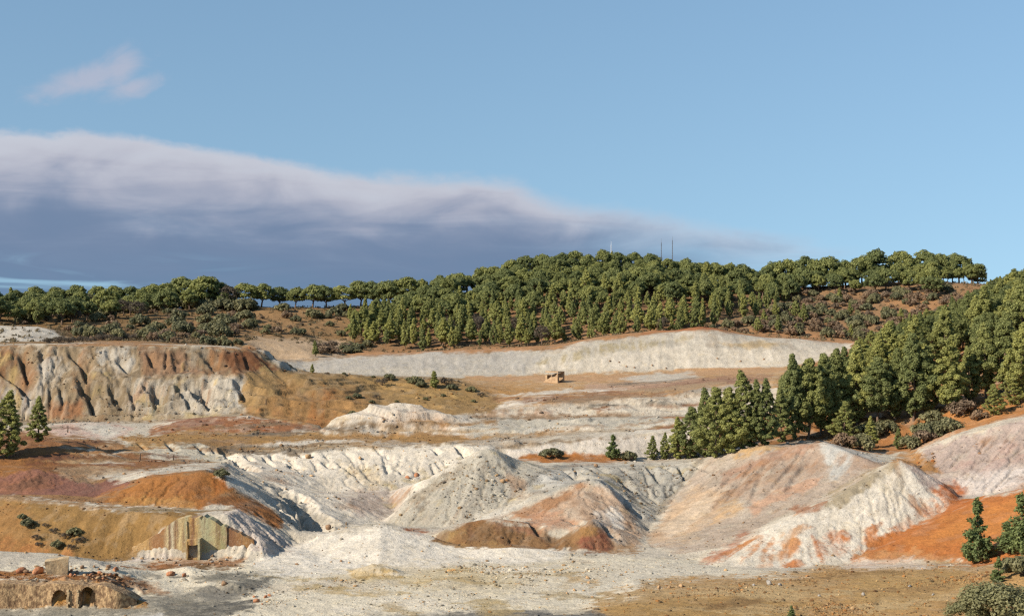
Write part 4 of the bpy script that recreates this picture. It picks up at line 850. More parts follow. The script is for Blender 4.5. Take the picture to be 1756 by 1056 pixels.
def height(x, y):
    """ground height at a world point"""
    i = np.searchsorted(YR, y)-1; i = min(max(i, 0), NR-2); s = x/y
    j = (s-S0)/(S1-S0)*(NC-1); j0 = int(min(max(j, 0), NC-2)); w = min(max(j-j0, 0), 1); t = (y-YR[i])/(YR[i+1]-YR[i])
    return float((Z[i, j0]*(1-w)+Z[i, j0+1]*w)*(1-t)+(Z[i+1, j0]*(1-w)+Z[i+1, j0+1]*w)*t)
def spot(px, py, y0=100, y1=400):
    """the place on the ground that stands at this point of the photo: first row from y0 on whose ground reaches py"""
    s = (px-878)/F; j = int(round((s-S0)/(S1-S0)*(NC-1))); j = min(max(j, 0), NC-1)
    r0, r1 = np.searchsorted(YR, [y0, y1]); c = PY[r0:r1, j]
    k = np.argmax(c <= py) if (c <= py).any() else int(np.argmin(c))
    y = YR[r0+k]
    return s*y, float(y), float(Z[r0+k, j])
# ------------------------------------------------------------------ plants
def tagit(o, label, cat, group=None):
    o['label'] = label; o['category'] = cat
    if group: o['group'] = group
    return o
def mesh_tris(name, V, T, mats, attrs=None, mi=None, smooth=False):
    V = np.asarray(V, np.float32).reshape(-1, 3); T = np.asarray(T, np.int32).reshape(-1, 3); n = len(T)
    me = bpy.data.meshes.new(name); me.vertices.add(len(V)); me.loops.add(n*3); me.polygons.add(n)
    me.vertices.foreach_set('co', V.ravel()); me.loops.foreach_set('vertex_index', T.ravel())
    me.polygons.foreach_set('loop_start', np.arange(0, n*3, 3, dtype=np.int32))
    me.polygons.foreach_set('use_smooth', np.full(n, smooth))
    if mi is not None: me.polygons.foreach_set('material_index', np.asarray(mi, np.int32))
    me.update(calc_edges=True)
    for k, a in (attrs or {}).items():
        if np.ndim(a) == 2:
            t = me.attributes.new(k, 'FLOAT_COLOR', 'POINT'); t.data.foreach_set('color', np.concatenate([a, np.ones((len(a), 1))], 1).astype(np.float32).ravel())
        else:
            t = me.attributes.new(k, 'FLOAT', 'POINT'); t.data.foreach_set('value', np.asarray(a, np.float32))
    for m in mats: me.materials.append(m)
    return me
def unit(v): return v/(np.linalg.norm(v, axis=-1, keepdims=True)+1e-9)

def foliage_material(name, c1, c2, var=.6):
    m = bpy.data.materials.new(name); m.use_nodes = True; g = NT(m.node_tree)
    out = g.n('ShaderNodeOutputMaterial'); b = g.n('ShaderNodeBsdfPrincipled'); tr = g.n('ShaderNodeBsdfTranslucent'); mx = g.n('ShaderNodeMixShader')
    b.inputs['Roughness'].default_value = .65; b.inputs['Specular IOR Level'].default_value = .25
    at = g.n('ShaderNodeAttribute', attribute_name='tint'); oi = g.n('ShaderNodeObjectInfo')
    col = g.mix(at.outputs['Fac'], c1, c2)
    k = g.m('ADD', 1-var/2, g.m('MULTIPLY', oi.outputs['Random'], var))
    col = g.mix(1.0, col, g.comb(k, g.m('ADD', g.m('MULTIPLY', k, .8), .2), g.m('ADD', g.m('MULTIPLY', k, .5), .5)), 'MULTIPLY')
    g.link(col, b.inputs['Base Color']); g.link(col, tr.inputs['Color']); mx.inputs[0].default_value = .34
    g.link(b.outputs[0], mx.inputs[1]); g.link(tr.outputs[0], mx.inputs[2]); g.link(mx.outputs[0], out.inputs[0])
    return m
def plain_material(name, c1, c2, scale=3, rough=.9, bump=.3, stretch=(1, 1, 1)):
    m = bpy.data.materials.new(name); m.use_nodes = True; g = NT(m.node_tree)
    out = g.n('ShaderNodeOutputMaterial'); b = g.n('ShaderNodeBsdfPrincipled'); g.link(b.outputs[0], out.inputs[0])
    b.inputs['Roughness'].default_value = rough; b.inputs['Specular IOR Level'].default_value = .2
    tc = g.n('ShaderNodeTexCoord'); mp = g.n('ShaderNodeMapping'); mp.inputs['Scale'].default_value = stretch; g.link(tc.outputs['Object'], mp.inputs[0])
    n = g.noise(mp.outputs[0], scale, 6, .62); g.link(g.mix(g.rng(n, .32, .68), c1, c2), b.inputs['Base Color'])
    bp = g.n('ShaderNodeBump'); bp.inputs['Strength'].default_value = bump; bp.inputs['Distance'].default_value = .15; g.link(n, bp.inputs['Height']); g.link(bp.outputs[0], b.inputs['Normal'])
    return m
M_UMB = foliage_material('umbrella_pine_needles', (.115, .135, .045), (.245, .255, .085))
M_PINE = foliage_material('pine_needles', (.155, .168, .055), (.32, .32, .10))
M_YOUNG = foliage_material('young_pine_needles', (.09, .125, .045), (.21, .24, .085), .2)
M_BUSH = foliage_material('shrub_leaves', (.12, .12, .06), (.24, .22, .11), .4)
M_OLIVE = foliage_material('olive_shrub_leaves', (.13, .13, .06), (.26, .245, .12), .2)
M_DRY = foliage_material('dry_twigs', (.15, .105, .065), (.30, .205, .13), .4)
M_DEAD = foliage_material('dead_needles', (.075, .06, .045), (.14, .11, .075), .2)
M_BARK = plain_material('pine_bark', (.10, .065, .045), (.20, .14, .10), 4, .95, .5)

def leaves(rng, cen, rad, n, size, flat=.8, aspect=2.2, up=.4, shell=.72, jit=.55):
    """many small needle-tuft faces spread through ellipsoid clumps"""
    cen = np.asarray(cen, float); rad = np.asarray(rad, float); k = len(cen)
    w = rad**2; cnt = np.maximum(6, (n*w/w.sum()).astype(int)); ix = np.repeat(np.arange(k), cnt); N = len(ix)
    d = unit(rng.normal(size=(N, 3))); r = shell+(1.08-shell)*rng.random(N)**.6
    p = cen[ix]+d*np.array([1, 1, flat])*(rad[ix]*r)[:, None]
    nr = unit(d+np.array([0, 0, up])+jit*rng.normal(size=(N, 3))*.6)
    a = unit(np.cross(nr, rng.normal(size=(N, 3)))); b = np.cross(nr, a)
    s = size*(.6+.8*rng.random(N))[:, None]
    V = np.stack([p-a*s*.5*aspect**.5, p+a*s*.5*aspect**.5, p+b*s*aspect**.5*.9+nr*s*.3], 1).reshape(-1, 3)
    tint = np.clip(.5*rng.random(k)[ix]+.5*rng.random(N), 0, 1)
    return V, np.repeat(tint, 3)
def limb(V, T, pts, r0, r1, sides=6):
    """tapered tube along points"""
    pts = np.asarray(pts, float); n = len(pts); base = len(V)
    for i, p in enumerate(pts):
        d = unit(pts[min(i+1, n-1)]-pts[max(i-1, 0)]); a = unit(np.cross(d, [0.3, 1, 0.1])); b = np.cross(d, a); r = r0+(r1-r0)*i/(n-1)
        for s in range(sides):
            t = 2*math.pi*s/sides; V.append(p+r*(a*math.cos(t)+b*math.sin(t)))
    for i in range(n-1):
        for s in range(sides):
            q, w = base+i*sides+s, base+i*sides+(s+1) % sides
            T += [(q, w, w+sides), (q, w+sides, q+sides)]
    V.append(pts[-1]); e = len(V)-1
    T += [(base+(n-1)*sides+s, base+(n-1)*sides+(s+1) % sides, e) for s in range(sides)]
def crown_mesh(name, V, tint, mat): return mesh_tris(name, V, np.arange(len(V)).reshape(-1, 3), [mat], {'tint': tint})
def trunk_mesh(name, V, T): return mesh_tris(name, np.array(V), T, [M_BARK], smooth=True)

def umbrella_variant(seed, wide=1.0, n=5200, size=.24, mat=None):
    """stone pine, 1 unit = 1 m at 6 m tall: bare trunk, forking limbs, a wide domed crown with a flattish underside"""
    r = np.random.default_rng(seed); H = 6.0; R = 3.2*wide; hb = 1.9+r.random()*.7
    cen, rad = [], []
    m = 40
    for i in range(m):
        f = (i+.5)/m; rr = math.sqrt(f); t = i*2.39996+r.random()*.5
        z = hb+(H-hb-.7)*math.sqrt(max(0, 1-(rr*.96)**2.2))*(1+.13*math.sin(t+seed))+r.normal()*.22
        x, y = rr*R*.84*math.cos(t), rr*R*.84*math.sin(t)
        cen.append((x+r.normal()*.12, y+r.normal()*.12, z)); rad.append(.50+.46*r.random()-.08*rr)
    for i in range(12):
        t = i*.524+r.random(); q = R*(.35+.45*r.random()); cen.append((q*math.cos(t), q*math.sin(t), hb+.35+.3*r.random())); rad.append(.75)
    V, ti = leaves(r, cen, rad, n, size*.85, .66, 2.6, .5, .6)
    TV, TT = [], []; lean = r.normal(size=2)*.18
    fork = np.array([lean[0], lean[1], hb*.72])
    limb(TV, TT, [(0, 0, -.5), (lean[0]*.4, lean[1]*.4, hb*.35), fork], .22, .16)
    for i in range(6):
        t = i*1.05+r.random()*.6; q = R*(.5+.25*r.random())
        limb(TV, TT, [fork, fork+np.array([q*.4*math.cos(t), q*.4*math.sin(t), .75]), np.array([q*math.cos(t), q*math.sin(t), hb+.75+.5*r.random()])], .10, .03, 4)
    return crown_mesh('umbrella_crown', V, ti, mat or M_UMB), trunk_mesh('umbrella_trunk', TV, TT)
def broad_variant(seed):
    """old stone pine seen close: deep rounded dome made of many small cushions"""
    r = np.random.default_rng(seed); H = 8.0; R = 2.9+.5*r.random(); hb = 1.6+r.random(); cen, rad = [], []
    for i in range(120):
        f = (i+.5)/120; th = math.acos(1-1.25*f); t = i*2.39996+r.random()*.6; k = .86+.2*r.random()
        cen.append((R*k*math.sin(th)*math.cos(t), R*k*math.sin(th)*math.sin(t), hb+1.5+(H-hb-2.0)*k*math.cos(th)+r.normal()*.12)); rad.append(.42+.35*r.random())
    V, ti = leaves(r, cen, rad, 22000, .095, .72, 4.0, .6, .5)
    TV, TT = [], []; limb(TV, TT, [(0, 0, -.6), (.1, .05, hb), (0, 0, hb+2.5)], .22, .12)
    for i in range(9):
        t = i*.7+r.random()*.5; q = R*.75; limb(TV, TT, [(.1, .05, hb), (q*.5*math.cos(t), q*.5*math.sin(t), hb+1.2), (q*math.cos(t), q*math.sin(t), hb+2.6)], .09, .03, 4)
    return crown_mesh('broad_crown', V, ti, M_UMB), trunk_mesh('broad_trunk', TV, TT)
def pine_variant(seed, slim=1.0, n=3600, size=.26, bare=.18, H=10.0, mat=None, pointed=.5, clumps=58, rmul=1.0):
    """pine with a ragged ovoid to pointed crown of separate boughs, dark gaps between them"""
    r = np.random.default_rng(seed); R = 2.3*slim; cen, rad = [], []; ang0 = r.random()*6.28; lop = .25*r.random()
    for i in range(clumps):
        f = (i+.5)/clumps; h = bare+(1-bare)*f**.9
        u = (h-bare)/(1-bare); prof = (u*3.6)**.6 if u < .22 else 1-((u-.22)/.78)**(1.5-pointed*.6)*.95
        t = i*2.39996+r.random()*1.1; prof = max(.06, min(1, prof)*(.62+.55*r.random())*(1+lop*math.cos(t-ang0)))
        q = R*prof*(.45+.6*r.random()**.6)
        cen.append((q*math.cos(t), q*math.sin(t), H*h*.985+r.normal()*.22)); rad.append((.30+.55*prof*r.random()+.12)*slim**.4*rmul)
    V, ti = leaves(r, cen, rad, n, size, .78, 5.0 if n > 9000 else 3.2, .6, .5)
    TV, TT = [], []; l = r.normal(size=2)*.22
    limb(TV, TT, [(0, 0, -.6), (l[0], l[1], H*.3), (l[0]*.5, l[1]*.5, H*.65), (0, 0, H*.95)], .19, .03)
    for i in range(14):
        h = H*(bare*.7+.7*r.random()); t = r.random()*6.283; q = R*.8*(1-h/H*.6)
        limb(TV, TT, [(l[0]*.7, l[1]*.7, h), (q*.5*math.cos(t), q*.5*math.sin(t), h+.2), (q*math.cos(t), q*math.sin(t), h+.5)], .06, .02, 4)
    return crown_mesh('pine_crown', V, ti, mat or M_PINE), trunk_mesh('pine_trunk', TV, TT)
def young_variant(seed, H=6.0, R=1.35, n=5200, size=.15, gaps=.5):
    """young pine: whorls of upswept boughs ending in brushes of needles, sky between them"""
    r = np.random.default_rng(seed); cen, rad = [], []; TV, TT = [], []
    limb(TV, TT, [(0, 0, -.5), (.05, 0, H*.4), (0, .04, H*.75), (0, 0, H*.985)], .11, .02)
    lv = 9
    for k in range(lv):
        h = H*(.06+.86*(k/(lv-1))**.95); q0 = R*(1-(k/(lv-1))**1.25*.90)*(.80+.4*r.random())
        nb = 6 if k < 5 else 4
        for b in range(nb):
            if r.random() < gaps*.5: continue
            t = k*.9+b*6.283/nb+r.normal()*.25; q = q0*(.7+.45*r.random()); d = np.array([math.cos(t), math.sin(t), 0])
            p = [np.array([0, 0, h]), d*q*.55+np.array([0, 0, h+.10*q]), d*q+np.array([0, 0, h+.42*q])]
            limb(TV, TT, p, .035, .012, 3)
            for s in (.45, .75, 1.02):
                cen.append(d*q*s+np.array([0, 0, h+.42*q*s*s])+r.normal(size=3)*.05); rad.append((.17+.14*r.random())*(1.1 if s < .9 else .9)*(1.25 if k < 4 else 1)*R/1.35)
    cen.append((0, 0, H)); rad.append(.16); cen.append((0, 0, H*.95)); rad.append(.2)
    V, ti = leaves(r, cen, rad, n, size*.72, 1.25, 5.0, .5, .1)
    return crown_mesh('young_pine_crown', V, ti, M_YOUNG), trunk_mesh('young_pine_trunk', TV, TT)
def shrub_variant(seed, mat, n=1500, size=.15, tall=.8, clumps=16, open_=.0):
    """low shrub, about 2 m across"""
    r = np.random.default_rng(seed); cen, rad = [], []
    for i in range(clumps):
        rr = math.sqrt((i+.5)/clumps); t = i*2.39996+r.random()
        cen.append((rr*.82*math.cos(t), rr*.82*math.sin(t), tall*(.25+.72*math.sqrt(max(0, 1-rr*rr))*(.7+.45*r.random())))); rad.append(.20+.18*r.random())
    V, ti = leaves(r, cen, rad, n, size*.7, .85, 3.0, .3, .15+open_)
    TV, TT = [], []
    for i in range(7):
        t = i*.9+r.random(); q = .7*r.random()
        limb(TV, TT, [(0, 0, -.2), (q*.4*math.cos(t), q*.4*math.sin(t), tall*.3), (q*math.cos(t), q*math.sin(t), tall*.8)], .035, .012, 4)
    return crown_mesh('shrub_leaves', V, ti, mat), trunk_mesh('shrub_stems', TV, TT)
VAR = {
 'umbrella_pine': [umbrella_variant(s, w) for s, w in ((1, 1.0), (2, .85), (3, 1.12), (4, .95), (5, 1.2), (6, .78), (7, 1.05), (8, .9))],
 'broad_pine': [broad_variant(s) for s in (81, 82, 83, 84)],
 'dead_pine': [umbrella_variant(9, 1.0, 1500, .24, M_DEAD)],
 'slender_pine': [pine_variant(s, w, 4200, .18, b, 7.5, None, p, 70, .78) for s, w, p, b in ((11, .74, .5, .1), (12, .62, .9, .06), (13, .9, .2, .2), (14, .72, .6, .12), (15, .8, .4, .16), (16, .56, 1.0, .05), (17, .95, .1, .25))],
 'pine_tree': [pine_variant(s, w, 24000, .085, b, 10.0, None, p, int(c*1.5), .70) for s, w, b, p, c in ((21, 1.05, .09, .1, 110), (22, .9, .06, .6, 105), (23, 1.2, .18, -.3, 95), (24, 1.0, .12, .2, 110), (25, .78, .05, .9, 100), (26, 1.3, .22, -.5, 90), (27, 1.1, .15, -.1, 85), (28, .88, .08, .4, 90))],
 'feathery_pine': [pine_variant(s, w, 20000, .08, .03, 10.0, M_PINE, p, 170, m) for s, w, p, m in ((91, 1.05, .45, .60), (92, .88, .7, .56), (93, 1.2, .3, .62), (94, .95, .6, .58), (95, .8, .85, .55))],
 'young_pine': [young_variant(s, 6.0, R, 4200, .15, g) for s, R, g in ((31, 1.3, .55), (32, 1.15, .75), (33, 1.5, .5))],
 'shrub': [shrub_variant(s, M_BUSH) for s in (41, 42, 43)],
 'dry_shrub': [shrub_variant(s, M_DRY, 750, .15, .8, 12, .1) for s in (51, 52, 53)],
 'olive_shrub': [shrub_variant(s, M_OLIVE, 9000, .055, 1.0, 30) for s in (61, 62)],
 'twiggy_shrub': [shrub_variant(s, M_DEAD, 500, .10, .9, 9, .2) for s in (71, 72)],
}
HGT = {'umbrella_pine': 6.0, 'broad_pine': 8.0, 'feathery_pine': 10.0, 'dead_pine': 6.0, 'slender_pine': 7.5, 'pine_tree': 10.0, 'young_pine': 6.0, 'shrub': .95, 'dry_shrub': .95, 'olive_shrub': 1.2, 'twiggy_shrub': 1.0}
CROWN = {'shrub': ('foliage', 'stems'), 'dry_shrub': ('foliage', 'stems'), 'olive_shrub': ('foliage', 'stems'), 'twiggy_shrub': ('foliage', 'stems')}
rnd = random.Random(5)
PLANTED = []
def plant(kind, x, y, h, label, cat, group=None, wide=1.0, var=None, z=None, sink=.0):
    cr, tk = VAR[kind][rnd.randrange(len(VAR[kind])) if var is None else var]
    root = bpy.data.objects.new(kind, None); COL.objects.link(root); root.empty_display_size = .5
    k = h/HGT[kind]
    root.location = (x, y, (height(x, y) if z is None else z)-sink); root.rotation_euler = (rnd.uniform(-.04, .04), rnd.uniform(-.04, .04), rnd.uniform(0, 6.283))
    root.scale = (k*wide, k*wide, k)
    tagit(root, label, cat, group)
    names = CROWN.get(kind, ('crown', 'trunk'))
    for nm, me in zip(names, (cr, tk)):
        c = bpy.data.objects.new(nm, me); COL.objects.link(c); c.parent = root
    PLANTED.append((kind, root))
    return root
def prj(x, y, z): return 878+F*x/y, 528-F*(z-CZ)/y
def inside(px, py, poly):
    c = False
    for (ax, ay), (bx, by) in zip(poly, poly[1:]+poly[:1]):
        if (ay > py) != (by > py) and px < (bx-ax)*(py-ay)/(by-ay)+ax: c = not c
    return c
def spread(px0, px1, y0, y1, gap, tries, taken, growth=0.0):
    out = []
    for _ in range(tries):
        y = rnd.uniform(y0, y1); px = rnd.uniform(px0, px1); x = (px-878)/F*y
        if all((x-a)**2+(y-b)**2 > gap*gap for a, b in taken): taken.append((x, y)); out.append((x, y))
    return out
def interp(v, pts):
    for (a, b), (c, d) in zip(pts, pts[1:]):
        if a <= v <= c: return b+(d-b)*(v-a)/(c-a)
    return pts[0][1] if v < pts[0][0] else pts[-1][1]

# --- hill behind: umbrella pines above, slender pines below, rusty scrub on the bare right flank
BARE = [(1330, 535), (1380, 500), (1480, 502), (1640, 500), (1700, 560), (1480, 600), (1200, 600), (1130, 585), (1240, 560)]
taken = []
hill_u, hill_s = [], []
# trees in a line along the crest first
crest = [(720, 3.6), (748, 4.4), (775, 5.0), (800, 4.2), (826, 4.6), (852, 4.4), (878, 5.6), (905, 5.8), (930, 5.6), (960, 5.4), (985, 5.6), (1010, 5.6), (1035, 5.8), (1062, 5.6), (1090, 5.5), (1118, 5.2), (1148, 5.0), (1175, 5.2), (1200, 4.8), (1226, 4.6), (1250, 5.0), (1285, 5.0),
         (1325, 6.6), (1350, 7.0), (1378, 7.4), (1400, 6.4), (1425, 7.2), (1450, 6.0), (1478, 6.6), (1500, 7.8), (1545, 7.6), (1592, 8.2), (1612, 7.0), (1645, 7.4)]
CREST = []
for px, h in crest:
    y = 345+rnd.uniform(-3, 2); x = (px-878)/F*y; taken.append((x, y)); CREST.append((px, x, y, h))
for x, y in spread(600, 1680, 284, 346, 2.6, 26000, taken):
    z = height(x, y); px, py = prj(x, y, z)
    if inside(px, py, BARE): continue
    lim = interp(px, [(600, 296), (700, 288), (1100, 287), (1180, 289), (1300, 296), (1340, 322), (1420, 336), (1700, 338)])
    if y < lim-3 or (y > 312 and rnd.random() < .12): continue
    if px < 720 and y > 330-(720-px)*.12: continue
    up = (y-290)/56+rnd.uniform(-.18, .18)
    if up > .52 and len(hill_u) < 210: hill_u.append((x, y, py))
    elif len(hill_s) < 285: hill_s.append((x, y, py))
print('hill', len(hill_u), len(hill_s))
def where(px):
    for lim, t in ((700, 'at its left foot'), (800, 'on its left shoulder'), (900, 'under its left brow'), (1000, 'left of the summit'), (1100, 'under the summit'), (1180, 'below the masts'), (1260, 'right of the masts')):
        if px < lim: return t
    return 'beside the rusty flank'
def size_word(h, a, b): return 'small' if h < a else 'tall' if h > b else 'middling'
for x, y, py in hill_u:
    px = prj(x, y, 0)[0]; h = rnd.uniform(3.2, 5.6)
    plant('umbrella_pine', x, y, h, size_word(h, 4.0, 4.9)+' umbrella pine '+('high on' if y > 330 else 'halfway up')+' the wooded hill, '+where(px), 'pine', 'umbrella pines on the wooded hill', rnd.uniform(.8, 1.0))
for x, y, py in hill_s:
    px = prj(x, y, 0)[0]; h = rnd.uniform(2.8, 6.2)
    if rnd.random() < .05:
        plant('dead_pine', x, y, h*.7, 'brownish dead pine '+('low on' if y < 302 else 'halfway up')+' the wooded hill, '+where(px), 'pine', 'dead pines on the wooded hill', .8); continue
    plant('slender_pine', x, y, h, size_word(h, 3.9, 5.1)+' slim pine '+('low on' if y < 302 else 'halfway up')+' the wooded hill, '+where(px), 'pine', 'slim pines on the wooded hill', rnd.uniform(.7, 1.15))
ORD = ['first', 'second', 'third', 'fourth', 'fifth', 'sixth', 'seventh', 'eighth', 'ninth', 'tenth', 'eleventh', 'twelfth', 'thirteenth', 'fourteenth', 'fifteenth', 'sixteenth', 'seventeenth', 'eighteenth', 'nineteenth', 'twentieth', 'twenty-first', 'twenty-second', 'twenty-third', 'twenty-fourth', 'twenty-fifth', 'twenty-sixth', 'twenty-seventh', 'twenty-eighth', 'twenty-ninth', 'thirtieth', 'thirty-first', 'thirty-second', 'thirty-third', 'thirty-fourth']
right = [c for c in CREST if c[0] > 1300][::-1]
for i, (px, x, y, h) in enumerate(right):
    plant('umbrella_pine', x, y, h, ('rightmost' if i == 0 else ORD[i]+' from the right')+' of the tall umbrella pines above the bare rusty slope', 'pine', 'umbrella pines on the bare crest', .95)
for i, (px, x, y, h) in enumerate([c for c in CREST if c[0] <= 1300]):
    plant('umbrella_pine', x, y, h, ('leftmost' if i == 0 else ORD[i]+' from the left')+' of the umbrella pines lining the top of the wooded hill', 'pine', 'umbrella pines on the hill crest', .9)
# second row and stragglers on the bare flank
for i, (px, py, h) in enumerate(((1400, 498, 4.6), (1432, 503, 4.4), (1466, 503, 3.2), (1500, 505, 4.6), (1520, 500, 5.2), (1560, 500, 5.0), (1592, 500, 5.2), (1598, 512, 4.8), (1350, 505, 4.4), (1380, 500, 4.6))):
    x, y, z = spot(px, py, 288, 344); plant('umbrella_pine', x, y, h, ORD[i]+' of the squat dark umbrella pines just below the bare crest', 'pine', 'squat pines below the bare crest', 1.05)
for i, (px, py, h) in enumerate(((1365, 548, 4.0), (1378, 556, 4.2), (1440, 520, 3.0), (1458, 540, 2.6), (1545, 555, 3.0), (1330, 545, 3.6), (1560, 560, 2.6), (1310, 560, 3.4), (1335, 570, 3.6), (1300, 572, 3.2), (1460, 580, 2.8), (1365, 575, 2.4))):
    x, y, z = spot(px, py, 280, 344); plant('slender_pine', x, y, h, 'small lone green pine dotted over the rusty scrub slope', 'pine', 'lone small pines on the rusty slope', 1.1)
n_dry = 0
tk2 = [(q[0], q[1]) for q in hill_u+hill_s]+[(q[1], q[2]) for q in CREST]
for x, y in spread(1180, 1720, 288, 344, 1.75, 5000, tk2):
    z = height(x, y); px, py = prj(x, y, z)
    if not inside(px, py, BARE) or n_dry > 185: continue
    n_dry += 1; k = 'dry_shrub' if rnd.random() < .62 else 'shrub'
    if k == 'dry_shrub': plant(k, x, y, rnd.uniform(.6, 1.8), 'rusty brown shrub '+('high' if y > 326 else 'midway' if y > 306 else 'low')+' on the bare hill flank, '+('left part' if px < 1330 else 'middle' if px < 1480 else 'right part'), 'shrub', 'rusty shrubs on the bare hill flank', rnd.uniform(.75, 1.1))
    else: plant(k, x, y, rnd.uniform(.8, 2.0), 'dull green shrub '+('high' if y > 326 else 'midway' if y > 306 else 'low')+' on the bare hill flank, '+('left part' if px < 1330 else 'middle' if px < 1480 else 'right part'), 'shrub', 'green shrubs on the bare hill flank', rnd.uniform(.7, 1.0))

# --- left ridge
left_crest = [(-20, 5.0), (28, 4.6), (62, 5.2), (96, 5.0), (130, 5.2), (165, 5.0), (196, 5.4), (226, 5.2), (258, 5.8), (285, 6.0), (318, 7.0), (350, 7.4), (378, 5.8), (425, 5.6), (448, 5.4), (480, 5.0), (506, 4.8), (536, 5.4), (560, 5.2), (592, 5.4), (618, 6.0), (642, 5.8), (668, 6.2), (694, 6.4)]
taken = []
for i, (px, h) in enumerate(left_crest):
    y = 333+rnd.uniform(-3, 2) if px < 400 else 334+rnd.uniform(-1.5, 1.5); x = (px-878)/F*y; taken.append((x, y))
    plant('umbrella_pine', x, y, h, ('leftmost' if i == 0 else ORD[i]+' from the left')+' of the wide umbrella pines along the low left ridge', 'pine', 'umbrella pines along the left ridge', 1.15 if px > 250 else 1.05)
nl = 0
for x, y in spread(-160, 560, 292, 331, 4.6, 2500, taken):
    px, py = prj(x, y, height(x, y))
    lim = interp(px, [(-200, 288), (100, 290), (200, 302), (330, 322), (420, 328), (600, 330)])
    if y < lim: continue
    nl += 1; k = 'umbrella_pine' if rnd.random() < .7 else 'slender_pine'
    plant(k, x, y, rnd.uniform(3.8, 5.6), ('umbrella' if k == 'umbrella_pine' else 'slim')+' pine in the left wood, '+('left end' if px < 30 else 'centre' if px < 160 else 'right end')+(', front row' if y < 308 else ', back row'), 'pine', ('umbrella' if k == 'umbrella_pine' else 'slim')+' pines in the wood on the left', 1.05)
for i, (px, py, h, lab) in enumerate(((235, 548, 4.0, 'dark leafless pine with bare trunk at the edge of the left wood'), (212, 542, 3.6, 'brownish bare pine between the green pines of the left wood'), (128, 556, 3.2, 'rust brown dead pine standing low in the left wood'), (395, 528, 5.2, 'grey brown bare tree on the left ridge beside green pines'))):
    x, y, z = spot(px, py, 270, 336); plant('dead_pine', x, y, h, lab, 'tree', None, 1.0)
for i in range(46):
    px = -60+i*10.8+rnd.uniform(-5, 5)
    if px > 440: px += 170
    y = 330+rnd.uniform(-3, 4); x = (px-878)/F*y
    plant('shrub', x, y, rnd.uniform(1.6, 3.0), 'dull green bush under the left ridge pines, '+('left end' if px < 120 else 'centre' if px < 320 else 'right end'), 'shrub', 'bushes under the left ridge pines', 1.1)
ns = 0
for x, y in spread(40, 640, 246, 330, 2.6, 1500, list(taken)):
    px, py = prj(x, y, height(x, y))
    if py > 598 or py < 525 or (px < 120 and py > 560) or inside(px, py, [(408, 585), (440, 575), (600, 580), (612, 606), (500, 622), (440, 618)]) or rnd.random() < .45: continue
    if ns > 120: break
    ns += 1; k = 'shrub' if rnd.random() < .62 else 'dry_shrub'
    plant(k, x, y, rnd.uniform(.7, 2.0)*(1.1 if k == 'shrub' else .8), ('green' if k == 'shrub' else 'dry brown')+' shrub '+('high on' if y > 302 else 'halfway down' if y > 276 else 'low on')+' the left slope, '+('by the white heap' if px < 180 else 'above the cliff' if px < 330 else 'right of centre' if px < 460 else 'near the wooded hill'), 'shrub', ('green' if k == 'shrub' else 'dry')+' shrubs on the left slope', rnd.uniform(.75, 1.1))
for px, py, h in ((385, 562, 2.6), (372, 570, 2.2), (420, 552, 2.4), (352, 556, 2.0), (312, 572, 2.2), (305, 548, 2.0), (430, 562, 1.8), (355, 540, 2.2), (268, 570, 2.0), (240, 560, 2.2)):
    x, y, z = spot(px, py, 246, 330); plant('shrub', x, y, h, 'large rounded dark shrub on the open left slope', 'shrub', 'large shrubs on the left slope', .95)
for i in range(26):
    px = 78+i*7.2+rnd.uniform(-4, 4); x, y, z = spot(px, interp(px, [(70, 592), (150, 584), (260, 580)])+rnd.uniform(-3, 3), 236, 275)
    plant('twiggy_shrub', x, y, rnd.uniform(.6, 1.1), 'low dark heath shrub in the strip behind the left cliff edge', 'shrub', 'heath strip behind the left cliff', 1.5)
for i in range(14):
    px = 575+rnd.uniform(-28, 40); x, y, z = spot(px, 602+rnd.uniform(-10, 5), 255, 290)
    plant('shrub' if i % 2 else 'dry_shrub', x, y, rnd.uniform(.7, 1.3), ('dull green' if i % 2 else 'brown')+' low shrub crowding the hill foot by the pale bench', 'shrub', ('green' if i % 2 else 'brown')+' shrubs at the hill foot', 1.3)
x, y, z = spot(541, 612, 250, 290); plant('slender_pine', x, y, 3.0, 'small thin pine standing alone at the end of the pale bench', 'pine')
for px, py, h in ((622, 572, 5.4), (610, 560, 3.6), (640, 560, 5.0), (655, 575, 5.0), (668, 590, 5.0), (640, 590, 4.4)):
    x, y, z = spot(px, py, 280, 335); plant('slender_pine', x, y, h, 'bushy dark pine at the left foot of the wooded hill', 'pine', 'pines at the left foot of the hill', 1.45)

# --- wood on the right, nearer
TOPS = [(1100, 745), (1135, 742), (1170, 700), (1217, 664), (1276, 648), (1320, 640), (1371, 612), (1409, 610), (1446, 594), (1501, 560), (1530, 550), (1600, 522), (1662, 497), (1703, 472), (1756, 456), (2100, 380)]
front = [(1120, 788, 748), (1140, 788, 744), (1163, 787, 718), (1185, 786, 700), (1208, 784, 672), (1228, 784, 668), (1250, 782, 672), (1272, 778, 650), (1292, 770, 660), (1312, 764, 655), (1340, 758, 668),
         (1362, 752, 616), (1385, 752, 622), (1408, 748, 612), (1448, 758, 690), (1495, 768, 716), (1540, 770, 735), (1430, 728, 604), (1470, 730, 600), (1505, 728, 618), (1535, 722, 606), (1566, 722, 580), (1590, 714, 600), (1634, 706, 584), (1660, 690, 600),
         (1705, 712, 660), (1690, 684, 560), (1738, 694, 640), (1725, 680, 545), (1752, 690, 560)]
taken = []
fi = 0
